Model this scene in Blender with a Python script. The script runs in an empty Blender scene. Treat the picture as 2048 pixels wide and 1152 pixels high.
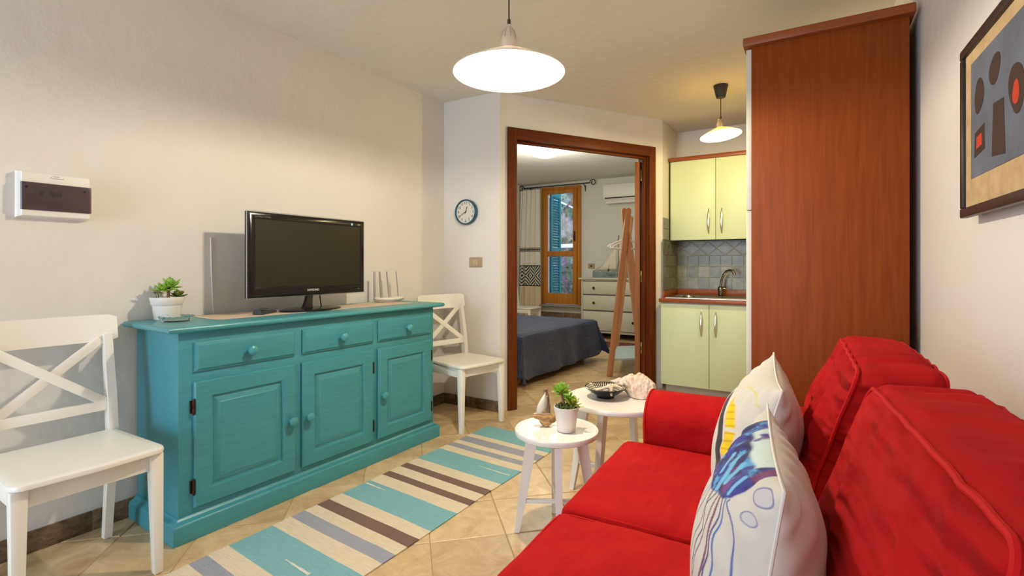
import bpy, bmesh, math, random
import numpy as np
from mathutils import Vector, Matrix, noise
random.seed(7)
R = math.radians
PI = math.pi
C = bpy.context.scene.collection
sc = bpy.context.scene

# ------------------------------------------------------------------ camera
cd = bpy.data.cameras.new('camera')
cam = bpy.data.objects.new('camera', cd)
C.objects.link(cam)
cam.location = (0, 0, 1.14)
cam.rotation_euler = (R(90), 0, R(31.2))
cd.sensor_width = 36
cd.lens = 1000 / 2048 * 36
cd.shift_y = -46 / 2048
cd.clip_start = 0.02
sc.camera = cam

# ------------------------------------------------------------------ world, lights, exposure
w = bpy.data.worlds.new('world')
sc.world = w
w.use_nodes = True
w.node_tree.nodes['Background'].inputs[0].default_value = (0.62, 0.68, 1.0, 1)
w.node_tree.nodes['Background'].inputs[1].default_value = 3.2
sc.view_settings.view_transform = 'Standard'
sc.view_settings.look = 'None'
sc.view_settings.gamma = 1
sc.view_settings.use_curve_mapping = False
sc.view_settings.exposure = 0.17

PENDANT_POWER = 67
KITCHEN_POWER = 33
BEDROOM_POWER = 36
DAY_POWER = 72

def light(name, kind, loc, power, col, rot=(0, 0, 0), size=0.1, size_y=None):
    d = bpy.data.lights.new(name, kind)
    d.energy = power
    d.color = col
    if kind == 'AREA':
        d.size = size
        if size_y:
            d.shape = 'RECTANGLE'
            d.size_y = size_y
    else:
        d.shadow_soft_size = size
    o = bpy.data.objects.new(name, d)
    o.location = loc
    o.rotation_euler = rot
    C.objects.link(o)
    return o

# daylight coming in through the glazed front door and window behind the camera
light('front_door_daylight', 'AREA', (-1.90, -3.16, 1.10), DAY_POWER, (0.68, 0.84, 1.0), (R(90), 0, 0), 1.2, 1.8)

# ------------------------------------------------------------------ materials
def srgb(r, g, b):
    f = lambda c: ((c / 255 + 0.055) / 1.055) ** 2.4 if c / 255 > 0.04045 else c / 255 / 12.92
    return (f(r), f(g), f(b))

def nmat(name, col=(.8, .8, .8), rough=.5, metal=0.0, spec=.5, trans=0.0, emit=None, estr=0, alpha=1.0, sheen=0, coat=0, ior=None):
    m = bpy.data.materials.new(name)
    m.use_nodes = True
    p = m.node_tree.nodes['Principled BSDF']
    p.inputs['Base Color'].default_value = (*col, 1)
    p.inputs['Roughness'].default_value = rough
    p.inputs['Metallic'].default_value = metal
    p.inputs['Specular IOR Level'].default_value = spec
    p.inputs['Transmission Weight'].default_value = trans
    p.inputs['Alpha'].default_value = alpha
    p.inputs['Sheen Weight'].default_value = sheen
    p.inputs['Coat Weight'].default_value = coat
    if ior:
        p.inputs['IOR'].default_value = ior
    if emit:
        p.inputs['Emission Color'].default_value = (*emit, 1)
        p.inputs['Emission Strength'].default_value = estr
    return m

def N(m, t, **kw):
    n = m.node_tree.nodes.new(t)
    for k, v in kw.items():
        if k in n.inputs.keys():
            n.inputs[k].default_value = v
        else:
            setattr(n, k, v)
    return n

def L(m, a, b):
    m.node_tree.links.new(a, b)

def P(m):
    return m.node_tree.nodes['Principled BSDF']

def coords(m, scale=(1, 1, 1), kind='Object', rot=(0, 0, 0)):
    tc = N(m, 'ShaderNodeTexCoord')
    mp = N(m, 'ShaderNodeMapping')
    mp.inputs['Scale'].default_value = scale
    mp.inputs['Rotation'].default_value = rot
    L(m, tc.outputs[kind], mp.inputs['Vector'])
    return mp.outputs['Vector']

def add_bump(m, vec, scale, strength, dist=.01, detail=4, tex='noise'):
    if tex == 'noise':
        t = N(m, 'ShaderNodeTexNoise', Scale=scale, Detail=detail)
        out = t.outputs['Fac']
    elif tex == 'voronoi':
        t = N(m, 'ShaderNodeTexVoronoi', Scale=scale)
        out = t.outputs['Distance']
    else:
        t = N(m, 'ShaderNodeTexWave', Scale=scale)
        out = t.outputs['Fac']
    L(m, vec, t.inputs['Vector'])
    b = N(m, 'ShaderNodeBump', Strength=strength, Distance=dist)
    L(m, out, b.inputs['Height'])
    nb = P(m).inputs['Normal']
    if nb.is_linked:
        L(m, nb.links[0].from_socket, b.inputs['Normal'])
    L(m, b.outputs['Normal'], nb)
    return t

def noise_col(m, vec, scale, c1, c2, detail=5, lo=.35, hi=.65, rough=.6, dist=0.0):
    t = N(m, 'ShaderNodeTexNoise', Scale=scale, Detail=detail, Roughness=rough, Distortion=dist)
    L(m, vec, t.inputs['Vector'])
    r = N(m, 'ShaderNodeValToRGB')
    r.color_ramp.elements[0].position = lo
    r.color_ramp.elements[1].position = hi
    r.color_ramp.elements[0].color = (*c1, 1)
    r.color_ramp.elements[1].color = (*c2, 1)
    L(m, t.outputs['Fac'], r.inputs['Fac'])
    L(m, r.outputs['Color'], P(m).inputs['Base Color'])
    return r

def rand_tint(m, amount):
    """small brightness change from one object to the next"""
    src = P(m).inputs['Base Color'].links[0].from_socket
    oi = N(m, 'ShaderNodeObjectInfo')
    mr = N(m, 'ShaderNodeMapRange')
    mr.inputs['To Min'].default_value = 1 - amount
    mr.inputs['To Max'].default_value = 1 + amount
    L(m, oi.outputs['Random'], mr.inputs['Value'])
    hs = N(m, 'ShaderNodeHueSaturation')
    L(m, mr.outputs['Result'], hs.inputs['Value'])
    L(m, src, hs.inputs['Color'])
    L(m, hs.outputs['Color'], P(m).inputs['Base Color'])
    return oi

def plaster(name, col):
    m = nmat(name, col, .9, spec=.2)
    v = coords(m)
    noise_col(m, v, 1.6, tuple(c * .96 for c in col), col, 3)
    add_bump(m, v, 14, .22, .02, 6)
    add_bump(m, v, 120, .1, .004, 2)
    return m

def wood(name, c1, c2, rough=.4, grain='z', s=1.0, coat=0, bump=.08, spec=.35):
    m = nmat(name, c1, rough, coat=coat, spec=spec)
    a = {'x': (1.2, 22, 22), 'y': (22, 1.2, 22), 'z': (22, 22, 1.2)}[grain]
    v = coords(m, tuple(k * s for k in a))
    noise_col(m, v, 1.6, c1, c2, 7, .3, .7, .62, .9)
    add_bump(m, v, 5, bump, .004)
    return m

def attr_mat(name, rough=.8, attr='Print', bump=None, sheen=0):
    m = nmat(name, (.8, .8, .8), rough, spec=.25, sheen=sheen)
    a = N(m, 'ShaderNodeVertexColor')
    a.layer_name = attr
    L(m, a.outputs['Color'], P(m).inputs['Base Color'])
    if bump:
        add_bump(m, coords(m), bump[0], bump[1], .002, 2)
    return m

WHITEWALL = (.80, .765, .715)
M = {}
M['wall'] = plaster('white_plaster', WHITEWALL)
M['ceil'] = plaster('ceiling_plaster', (.82, .785, .71))
M['bedwall'] = plaster('bedroom_plaster', (.74, .74, .70))
M['grout'] = nmat('grout', srgb(176, 150, 112), .9)
tm = nmat('beige_stone_tile', (.5, .4, .26), .33, spec=.4)
v = coords(tm)
oi = N(tm, 'ShaderNodeObjectInfo')
va = N(tm, 'ShaderNodeVectorMath', operation='MULTIPLY_ADD')
va.inputs[1].default_value = (1, 1, 1)
cx = N(tm, 'ShaderNodeCombineXYZ')
ml = N(tm, 'ShaderNodeMath', operation='MULTIPLY')
ml.inputs[1].default_value = 37
L(tm, oi.outputs['Random'], ml.inputs[0])
L(tm, ml.outputs[0], cx.inputs[0]); L(tm, ml.outputs[0], cx.inputs[2])
L(tm, v, va.inputs[0]); L(tm, cx.outputs[0], va.inputs[2])
noise_col(tm, va.outputs[0], 7, srgb(180, 148, 104), srgb(224, 200, 158), 9, .3, .7, .68, .8)
rand_tint(tm, .10)
add_bump(tm, va.outputs[0], 18, .12, .006, 6)
M['tile'] = tm
sk = nmat('brown_stone_skirting', (.2, .15, .1), .45)
noise_col(sk, coords(sk, (1, 1, 2.2)), 14, srgb(70, 54, 38), srgb(142, 118, 88), 8, .34, .66, .7, 1.2)
rand_tint(sk, .12)
M['skirt'] = sk
tl = nmat('teal_painted_wood', (.05, .3, .32), .34, spec=.5)
v = coords(tl, (3, 30, 30))
noise_col(tl, v, 2.2, srgb(57, 135, 145), srgb(69, 149, 159), 5, .25, .75)
add_bump(tl, v, 6, .12, .002)
M['teal'] = tl
tp = nmat('teal_painted_top', (.05, .3, .32), .30, spec=.5)
v = coords(tp, (3, 30, 30))
noise_col(tp, v, 2.2, srgb(62, 140, 148), srgb(74, 154, 161), 5, .25, .75)
add_bump(tp, v, 6, .12, .002)
M['tealtop'] = tp
M['bronze'] = nmat('dark_bronze', srgb(70, 44, 30), .45, metal=.8)
M['chair'] = nmat('white_lacquer', srgb(242, 239, 230), .32)
add_bump(M['chair'], coords(M['chair'], (4, 4, 40)), 9, .04, .002)
M['whitetable'] = nmat('white_table_lacquer', srgb(240, 235, 228), .3)
M['whiteplastic'] = nmat('white_plastic', srgb(236, 233, 226), .35)
M['greyplastic'] = nmat('grey_plastic', srgb(150, 148, 146), .4)
M['black'] = nmat('glossy_black_plastic', (.012, .010, .010), .16, spec=.3)
M['blackmatt'] = nmat('matt_black_plastic', (.02, .02, .02), .5)
M['screen'] = nmat('dark_screen', srgb(33, 30, 20), .38, spec=.35)
M['clear'] = nmat('clear_plastic', (.95, .95, .95), .08, trans=.9, ior=1.3)
M['chrome'] = nmat('brushed_steel', (.62, .60, .56), .25, metal=1)
M['darkchrome'] = nmat('pewter_tap_metal', (.30, .27, .22), .18, metal=1)
M['brass'] = nmat('brass', (.65, .48, .22), .3, metal=1)
M['cherry'] = wood('cherry_laminate', srgb(124, 54, 9), srgb(144, 69, 17), .5, 'z', 1.4, bump=.03, spec=.2)
M['cherry_x'] = wood('cherry_laminate_top', srgb(130, 62, 24), srgb(158, 86, 42), .4, 'x', .9)
M['worktop'] = wood('brown_worktop', srgb(136, 70, 34), srgb(162, 92, 50), .35, 'x', .8)
M['mahogany'] = wood('mahogany_door_frame', srgb(76, 32, 6), srgb(116, 56, 18), .5, 'z', 1.0, spec=.2)
M['mahogany_x'] = wood('mahogany_lintel', srgb(76, 32, 6), srgb(114, 54, 18), .5, 'x', 1.0, spec=.2)
M['leaf'] = wood('door_leaf_wood', srgb(120, 68, 20), srgb(164, 100, 40), .45, 'z', 1.0)
M['pine'] = wood('orange_pine', srgb(168, 98, 26), srgb(206, 136, 48), .38, 'z', .7)
M['beech'] = wood('rack_wood', srgb(182, 122, 76), srgb(208, 150, 104), .5, 'z', .7)
M['cream'] = nmat('pale_green_laminate', srgb(216, 230, 186), .42)
M['whitedge'] = nmat('white_door_edge', srgb(214, 212, 196), .4)
M['plinth'] = nmat('kitchen_plinth', srgb(170, 158, 138), .5)
sp = nmat('grey_green_wall_tile', (.3, .3, .25), .3)
oi = N(sp, 'ShaderNodeObjectInfo')
noise_col(sp, coords(sp), 16, srgb(92, 96, 82), srgb(136, 134, 114), 6, .3, .7)
rand_tint(sp, .22)
M['splash'] = sp
M['tilegrout'] = nmat('tile_grout', srgb(206, 196, 164), .9)
red = nmat('red_cotton', (.5, .02, .02), .9, spec=.12, sheen=.0)
v = coords(red)
noise_col(red, v, 3.0, srgb(158, 12, 16), srgb(182, 24, 22), 4, .3, .7)
add_bump(red, coords(red, (7, 3.2, 7)), 1.6, .55, .035, 3)
add_bump(red, v, 420, .15, .002, 1)
M['red'] = red
rf = nmat('red_cotton_creased', (.5, .02, .02), .9, spec=.12)
noise_col(rf, coords(rf), 3.0, srgb(158, 12, 16), srgb(182, 24, 22), 4, .3, .7)
add_bump(rf, coords(rf, (3.2, 3.2, 17), rot=(R(-32), 0, 0)), 1.0, .85, .07, 2)
add_bump(rf, coords(rf, (3, 4, 20), rot=(R(14), 0, 0)), 1.2, .5, .05, 1)
add_bump(rf, coords(rf), 420, .15, .002, 1)
M['redfold'] = rf
rp = nmat('red_piping', srgb(186, 16, 18), .8, spec=.2)
M['redpipe'] = rp
M['pillow'] = attr_mat('printed_cotton', .85, bump=(13, .35), sheen=.1)
M['pillowpipe'] = nmat('white_seam', srgb(226, 222, 214), .85)
M['rugs'] = {}
for k, c in {'teal': (130, 180, 188), 'cream': (226, 211, 184), 'grey': (158, 161, 174), 'brown': (122, 100, 90), 'white': (226, 222, 206)}.items():
    m = nmat('woven_' + k, srgb(*c), .95, spec=.1)
    v = coords(m, (14, 260, 1))
    noise_col(m, v, 1.0, tuple(q * .84 for q in srgb(*c)), tuple(min(1, q * 1.08) for q in srgb(*c)), 4, .3, .7)
    add_bump(m, coords(m, (60, 380, 1)), 1.0, .5, .004, 2)
    M['rugs'][k] = m
lin = nmat('beige_linen', srgb(214, 194, 170), .95, spec=.1)
add_bump(lin, coords(lin, (300, 300, 1)), 1, .5, .003, 1)
M['linen'] = lin
M['potwhite'] = nmat('white_ceramic', srgb(228, 222, 214), .5)
M['soil'] = nmat('dark_soil', srgb(46, 34, 24), .95)
add_bump(M['soil'], coords(M['soil']), 120, .8, .01)
def leafmat(name, a, b):
    m = nmat(name, a, .45)
    noise_col(m, coords(m), 26, a, b, 3, .35, .65)
    return m
M['succ'] = leafmat('succulent_green', srgb(110, 164, 48), srgb(160, 192, 74))
M['succtip'] = leafmat('succulent_red_tip', srgb(120, 60, 40), srgb(112, 120, 50))
M['succ2'] = leafmat('succulent_dark_green', srgb(62, 92, 40), srgb(112, 120, 48))
M['succ3'] = leafmat('bright_green_leaf', srgb(90, 150, 40), srgb(150, 190, 60))
M['succ4'] = leafmat('yellow_green_leaf', srgb(140, 160, 40), srgb(190, 196, 70))
M['stem'] = nmat('brown_stem', srgb(140, 108, 84), .8)
M['glass'] = nmat('clear_glass', (.98, 1, .99), .02, trans=1, ior=1.18)
M['pane'] = nmat('window_glass', (1, 1, 1), 0.0, trans=1, ior=1.06)
M['clockblue'] = nmat('petrol_blue_plastic', srgb(10, 78, 104), .35)
M['clockface'] = nmat('clock_face', srgb(216, 214, 204), .6)
M['ink'] = nmat('black_ink', srgb(30, 30, 34), .6)
M['switch'] = nmat('beige_switch', srgb(176, 154, 122), .4)
M['switchd'] = nmat('beige_switch_rocker', srgb(192, 172, 142), .4)
M['smoke'] = nmat('smoked_plastic', srgb(150, 132, 136), .12, trans=.85, ior=1.3)
M['breaker'] = nmat('breaker_grey', srgb(120, 112, 108), .5)
M['shade'] = nmat('white_enamel', (.9, .89, .86), .5)
def translucent(m, col, fac):
    t_ = N(m, 'ShaderNodeBsdfTranslucent')
    t_.inputs['Color'].default_value = (*col, 1)
    mx_ = N(m, 'ShaderNodeMixShader')
    mx_.inputs[0].default_value = fac
    L(m, P(m).outputs[0], mx_.inputs[1])
    L(m, t_.outputs[0], mx_.inputs[2])
    L(m, mx_.outputs[0], m.node_tree.nodes['Material Output'].inputs['Surface'])
translucent(M['shade'], (.92, .78, .56), .10)
M['shadek'] = nmat('white_enamel_kitchen', (.9, .89, .86), .5)
translucent(M['shadek'], (.95, .76, .36), .60)
M['shadeout'] = nmat('white_enamel_outside', (.78, .72, .60), .4)
M['bulb'] = nmat('lit_bulb', (1, 1, 1), .4, emit=(1, .9, .74), estr=30)
M['bulbk'] = nmat('lit_warm_bulb', (1, 1, 1), .4, emit=(1, .84, .45), estr=30)
M['dome'] = nmat('lit_opal_glass', (1, 1, 1), .4, emit=(1, .98, .86), estr=5)
M['holder'] = nmat('frosted_holder', (.80, .72, .62), .25, trans=.5, ior=1.2)
M['cord'] = nmat('dark_cord', srgb(58, 50, 40), .6)
dw = nmat('driftwood', srgb(176, 134, 84), .85)
noise_col(dw, coords(dw, (9, 30, 30)), 2.5, srgb(136, 92, 50), srgb(204, 164, 112), 6, .3, .7)
add_bump(dw, coords(dw, (9, 30, 30)), 3, .5, .006)
M['drift'] = dw
dg = nmat('grey_driftwood', srgb(128, 104, 82), .9)
noise_col(dg, coords(dg, (40, 40, 8)), 3, srgb(96, 76, 58), srgb(158, 134, 108), 6, .3, .7)
M['driftgrey'] = dg
M['sail'] = nmat('sail_cloth', srgb(226, 216, 200), .9)
M['bowlblack'] = nmat('black_glaze', (.012, .011, .010), .18)
M['bowlwhite'] = nmat('white_glaze', srgb(226, 218, 196), .3)
cs = nmat('conch_shell', srgb(226, 204, 180), .7)
noise_col(cs, coords(cs), 42, srgb(206, 168, 136), srgb(236, 222, 206), 7, .32, .62, .7, .6)
add_bump(cs, coords(cs), 90, .6, .004)
M['conch'] = cs
sf = nmat('starfish', srgb(222, 206, 182), .9)
noise_col(sf, coords(sf), 70, srgb(196, 172, 142), srgb(234, 222, 202), 4)
add_bump(sf, coords(sf), 300, .8, .003)
M['star'] = sf
bd = nmat('navy_quilt', srgb(40, 48, 74), .9, spec=.2, sheen=.2)
v = coords(bd, (1, 1, 1))
noise_col(bd, v, 4, srgb(46, 56, 90), srgb(62, 70, 102), 3)
bv = N(bd, 'ShaderNodeTexVoronoi', Scale=34.0)
bv.feature = 'DISTANCE_TO_EDGE'
bv.inputs['Randomness'].default_value = .15
L(bd, coords(bd), bv.inputs['Vector'])
bb = N(bd, 'ShaderNodeBump', Strength=.9, Distance=.02)
L(bd, bv.outputs['Distance'], bb.inputs['Height'])
L(bd, bb.outputs['Normal'], P(bd).inputs['Normal'])
M['navy'] = bd
M['curtain'] = attr_mat('curtain_cotton', .95)
M['iron'] = nmat('black_iron', (.012, .011, .011), .5)
M['dresser'] = nmat('grey_white_paint', srgb(206, 204, 188), .4)
M['knobblack'] = nmat('black_knob', (.012, .010, .010), .35)
M['shutter'] = nmat('blue_green_shutter', srgb(40, 118, 118), .5)
ow = nmat('rubble_stone', (.3, .3, .3), .95)
vv = N(ow, 'ShaderNodeTexVoronoi', Scale=4.5)
v = coords(ow)
L(ow, v, vv.inputs['Vector'])
t = N(ow, 'ShaderNodeTexNoise', Scale=3.0, Detail=9, Roughness=.75)
L(ow, v, t.inputs['Vector'])
r = N(ow, 'ShaderNodeValToRGB')
r.color_ramp.elements[0].position = .36; r.color_ramp.elements[0].color = (*srgb(60, 66, 48), 1)
r.color_ramp.elements[1].position = .62; r.color_ramp.elements[1].color = (*srgb(170, 160, 146), 1)
L(ow, t.outputs['Fac'], r.inputs['Fac'])
mx = N(ow, 'ShaderNodeMix', data_type='RGBA', blend_type='MULTIPLY')
mx.inputs[0].default_value = .45
L(ow, r.outputs[0], mx.inputs[6]); L(ow, vv.outputs['Color'], mx.inputs[7])
L(ow, mx.outputs[2], P(ow).inputs['Base Color'])
add_bump(ow, v, 5, 1.0, .08, 8)
M['rubble'] = ow
M['ivy'] = leafmat('ivy_leaf', srgb(44, 60, 34), srgb(84, 96, 56))
kr = nmat('red_kilim', srgb(110, 50, 40), .95)
noise_col(kr, coords(kr, (1, 1, 1)), 30, srgb(40, 30, 40), srgb(168, 70, 52), 3, .44, .56)
M['kilim'] = kr
M['paleblue'] = nmat('pale_blue_shelf', srgb(176, 196, 196), .5)
bp = nmat('weathered_blue_wood', srgb(110, 130, 138), .8)
noise_col(bp, coords(bp, (4, 30, 30)), 3, srgb(84, 108, 118), srgb(156, 166, 164), 6, .3, .7)
M['bluewood'] = bp
M['frameblack'] = nmat('dark_picture_frame', srgb(42, 28, 22), .4)
mt = nmat('aged_mount_paper', srgb(190, 162, 118), .9)
noise_col(mt, coords(mt, (1, 1, 1)), 22, srgb(178, 148, 104), srgb(200, 174, 132), 6, .3, .7)
M['mount'] = mt
pr = nmat('blue_grey_print', srgb(92, 100, 122), .9)
noise_col(pr, coords(pr, (1, 1, 1)), 7, srgb(84, 88, 98), srgb(108, 114, 130), 6, .3, .7)
M['print'] = pr
M['printdark'] = nmat('print_dark_brown', srgb(58, 38, 28), .9)
M['printred'] = nmat('print_red', srgb(188, 56, 26), .9)
M['stone'] = nmat('grey_sill_stone', srgb(150, 142, 130), .6)
M['ledge'] = nmat('pale_ledge', srgb(206, 206, 214), .8)

# ------------------------------------------------------------------ builders
def new():
    return bmesh.new()

def obj(name, bm, mat, parent=None, loc=None, rotz=0, ang=35, smooth=True):
    me = bpy.data.meshes.new(name)
    bmesh.ops.recalc_face_normals(bm, faces=bm.faces[:])
    bm.to_mesh(me)
    bm.free()
    for m in (mat if isinstance(mat, (list, tuple)) else [mat]):
        me.materials.append(m)
    if smooth:
        for p in me.polygons:
            p.use_smooth = True
        me.set_sharp_from_angle(angle=R(ang))
    o = bpy.data.objects.new(name, me)
    C.objects.link(o)
    if parent:
        o.parent = parent
    if loc:
        o.location = loc
    if rotz:
        o.rotation_euler = (0, 0, rotz)
    return o

def thing(name, label, cat, loc=(0, 0, 0), rotz=0, group=None):
    o = bpy.data.objects.new(name, None)
    o.empty_display_size = .05
    C.objects.link(o)
    o.location = loc
    o.rotation_euler = (0, 0, rotz)
    return tag(o, label, cat, group)

def tag(o, label, cat, group=None):
    o['label'] = label
    o['category'] = cat
    if group:
        o['group'] = group
    return o

def struct(o):
    o['kind'] = 'structure'
    return o

def stuff(o):
    o['kind'] = 'stuff'
    return o

def share(src, parent, loc=None, rot=None):
    o = src.copy()
    C.objects.link(o)
    o.parent = parent
    if loc is not None:
        o.location = loc
    if rot is not None:
        o.rotation_euler = rot
    return o

def copy_tree(o, parent=None):
    c = o.copy()
    C.objects.link(c)
    c.parent = parent
    for ch in list(o.children):
        copy_tree(ch, c)
    return c

def box(bm, x0, x1, y0, y1, z0, z1, bev=0.0, seg=2, mi=0):
    vs = bmesh.ops.create_cube(bm, size=1)['verts']
    for v in vs:
        v.co = Vector(((x0 + x1) / 2 + v.co.x * (x1 - x0), (y0 + y1) / 2 + v.co.y * (y1 - y0), (z0 + z1) / 2 + v.co.z * (z1 - z0)))
    fs = set(f for v in vs for f in v.link_faces)
    for f in fs:
        f.material_index = mi
    if bev > 0:
        es = list(set(e for v in vs for e in v.link_edges))
        r = bmesh.ops.bevel(bm, geom=es, offset=bev, segments=seg, affect='EDGES', profile=.5)
        vs = [v for v in bm.verts if v in set(r['verts'])] or vs
    return vs

def obox(bm, a, b, wx, wy, bev=0, up=(0, 0, 1)):
    """bar of section wx * wy between points a and b"""
    a, b = Vector(a), Vector(b)
    d = (b - a)
    ln = d.length
    z = d.normalized()
    upv = Vector(up)
    x = upv.cross(z)
    if x.length < 1e-4:
        x = Vector((1, 0, 0)).cross(z)
    x.normalize()
    y = z.cross(x)
    n0 = len(bm.verts)
    vs = bmesh.ops.create_cube(bm, size=1)['verts']
    for v in vs:
        v.co = Vector((v.co.x * wx, v.co.y * wy, v.co.z * ln))
    if bev:
        es = list(set(e for v in vs for e in v.link_edges))
        r = bmesh.ops.bevel(bm, geom=es, offset=bev, segments=2, affect='EDGES', profile=.5)
        vs = r['verts']
    mid = (a + b) / 2
    mt_ = Matrix((x, y, z)).transposed()
    for v in vs:
        v.co = mid + mt_ @ v.co

def taper(bm, a, b, wa, wb, bev=.003):
    """square tapered bar (wa=(wx,wy) at a, wb at b), axes kept to x and y"""
    a, b = Vector(a), Vector(b)
    q = []
    for p, w_ in ((a, wa), (b, wb)):
        q.append([bm.verts.new(p + Vector((sx * w_[0] / 2, sy * w_[1] / 2, 0))) for sx, sy in ((-1, -1), (1, -1), (1, 1), (-1, 1))])
    fs = [bm.faces.new(q[0][::-1]), bm.faces.new(q[1])]
    for i in range(4):
        j = (i + 1) % 4
        fs.append(bm.faces.new((q[0][i], q[0][j], q[1][j], q[1][i])))
    if bev:
        es = list(set(e for f in fs for e in f.edges))
        bmesh.ops.bevel(bm, geom=es, offset=bev, segments=2, affect='EDGES', profile=.5)

def tube(bm, pts, r, seg=8, cap=True, closed=False, flat=1.0):
    pts = [Vector(p) for p in pts]
    n = len(pts)
    rs = r if isinstance(r, (list, tuple)) else [r] * n
    rings = []
    t0 = None
    for i, p in enumerate(pts):
        if closed:
            t = pts[(i + 1) % n] - pts[i - 1]
        elif i == 0:
            t = pts[1] - pts[0]
        elif i == n - 1:
            t = pts[-1] - pts[-2]
        else:
            t = pts[i + 1] - pts[i - 1]
        t.normalize()
        if t0 is None:
            u = Vector((0, 0, 1)).cross(t)
            if u.length < .01:
                u = Vector((1, 0, 0)).cross(t)
            u.normalize()
        else:
            u = u - t * u.dot(t)
            if u.length < 1e-5:
                u = Vector((1, 0, 0)).cross(t)
            u.normalize()
        t0 = t
        vv_ = t.cross(u)
        rings.append([bm.verts.new(p + (u * math.cos(2 * PI * k / seg) + vv_ * math.sin(2 * PI * k / seg) * flat) * rs[i]) for k in range(seg)])
    m = n if closed else n - 1
    for i in range(m):
        a, b = rings[i], rings[(i + 1) % n]
        for k in range(seg):
            j = (k + 1) % seg
            bm.faces.new((a[k], a[j], b[j], b[k]))
    if cap and not closed:
        bm.faces.new(rings[0][::-1])
        bm.faces.new(rings[-1])

def lathe(bm, prof, seg=32, mat4=None, mi=0, close=False):
    rings = []
    for r_, z_ in prof:
        if r_ < 1e-6:
            rings.append([bm.verts.new((0, 0, z_))])
        else:
            rings.append([bm.verts.new((r_ * math.cos(2 * PI * k / seg), r_ * math.sin(2 * PI * k / seg), z_)) for k in range(seg)])
    n = len(rings)
    fs = []
    for i in range(n if close else n - 1):
        a, b = rings[i], rings[(i + 1) % n]
        for k in range(seg):
            j = (k + 1) % seg
            if len(a) == 1 and len(b) == 1:
                continue
            if len(a) == 1:
                f = bm.faces.new((a[0], b[k], b[j]))
            elif len(b) == 1:
                f = bm.faces.new((a[k], a[j], b[0]))
            else:
                f = bm.faces.new((a[k], a[j], b[j], b[k]))
            f.material_index = mi
            fs.append(f)
    if mat4 is not None:
        for ring in rings:
            for v in ring:
                v.co = mat4 @ v.co
    return fs

def prism(bm, poly, z0, z1, bev=0):
    a = [bm.verts.new((x, y, z0)) for x, y in poly]
    b = [bm.verts.new((x, y, z1)) for x, y in poly]
    fs = [bm.faces.new(a[::-1]), bm.faces.new(b)]
    n = len(poly)
    for i in range(n):
        j = (i + 1) % n
        fs.append(bm.faces.new((a[i], a[j], b[j], b[i])))
    if bev:
        es = list(set(e for f in fs for e in f.edges))
        bmesh.ops.bevel(bm, geom=es, offset=bev, segments=2, affect='EDGES', profile=.5)

def rect_loops(bm, x0, x1, z0, z1, loops, cap=True, capback=True):
    """nested rectangles in the x-z plane: (inset, y) from back to front"""
    rings = []
    for ins, y in loops:
        rings.append([bm.verts.new(c) for c in ((x0 + ins, y, z0 + ins), (x1 - ins, y, z0 + ins), (x1 - ins, y, z1 - ins), (x0 + ins, y, z1 - ins))])
    for a, b in zip(rings[:-1], rings[1:]):
        for k in range(4):
            j = (k + 1) % 4
            bm.faces.new((a[k], a[j], b[j], b[k]))
    if cap:
        bm.faces.new(rings[-1])
    if capback:
        bm.faces.new(rings[0][::-1])

def wallbox(bm, p, q, th, z0, z1):
    """wall from p to q (x,y), thickness th to the left of p->q"""
    p, q = Vector(p), Vector(q)
    d = (q - p).normalized()
    n = Vector((-d.y, d.x)) * th
    prism(bm, [tuple(p), tuple(q), tuple(q + n), tuple(p + n)], z0, z1)

def grid_mesh(name, pos, nu, nv, mat, parent=None, colf=None, closed_u=False, thick=0, attr='Print'):
    """pos(u,v)->xyz as numpy-friendly loops; colf(u,v)->rgb linear array"""
    us = np.linspace(0, 1, nu)
    vs = np.linspace(0, 1, nv)
    V = [pos(u, v_) for v_ in vs for u in us]
    F = []
    for j in range(nv - 1):
        for i in range(nu - 1):
            a = j * nu + i
            F.append((a, a + 1, a + nu + 1, a + nu))
    me = bpy.data.meshes.new(name)
    me.from_pydata(V, [], F)
    for p in me.polygons:
        p.use_smooth = True
    me.materials.append(mat)
    if colf is not None:
        ca = me.color_attributes.new(attr, 'FLOAT_COLOR', 'POINT')
        UU, VV = np.meshgrid(us, vs)
        col = colf(UU.ravel(), VV.ravel())
        col = np.concatenate([col, np.ones((len(col), 1))], 1).astype(np.float32)
        ca.data.foreach_set('color', col.ravel())
    o = bpy.data.objects.new(name, me)
    C.objects.link(o)
    if parent:
        o.parent = parent
    if thick:
        md = o.modifiers.new('thickness', 'SOLIDIFY')
        md.thickness = thick
        md.offset = 0
    return o

def text(name, s, size, mat, parent, matrix, extrude=.0005, align='CENTER'):
    cu = bpy.data.curves.new(name, 'FONT')
    cu.body = s
    cu.size = size
    cu.extrude = extrude
    cu.align_x = align
    cu.align_y = 'CENTER'
    t_ = bpy.data.objects.new(name, cu)
    C.objects.link(t_)
    dg_ = bpy.context.evaluated_depsgraph_get()
    me = bpy.data.meshes.new_from_object(t_.evaluated_get(dg_))
    bpy.data.objects.remove(t_)
    bpy.data.curves.remove(cu)
    me.materials.clear()
    me.materials.append(mat)
    me.transform(matrix)
    o = bpy.data.objects.new(name, me)
    C.objects.link(o)
    o.parent = parent
    return o

def nz(x, y=0, z=0):
    return noise.noise(Vector((x, y, z)))

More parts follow.
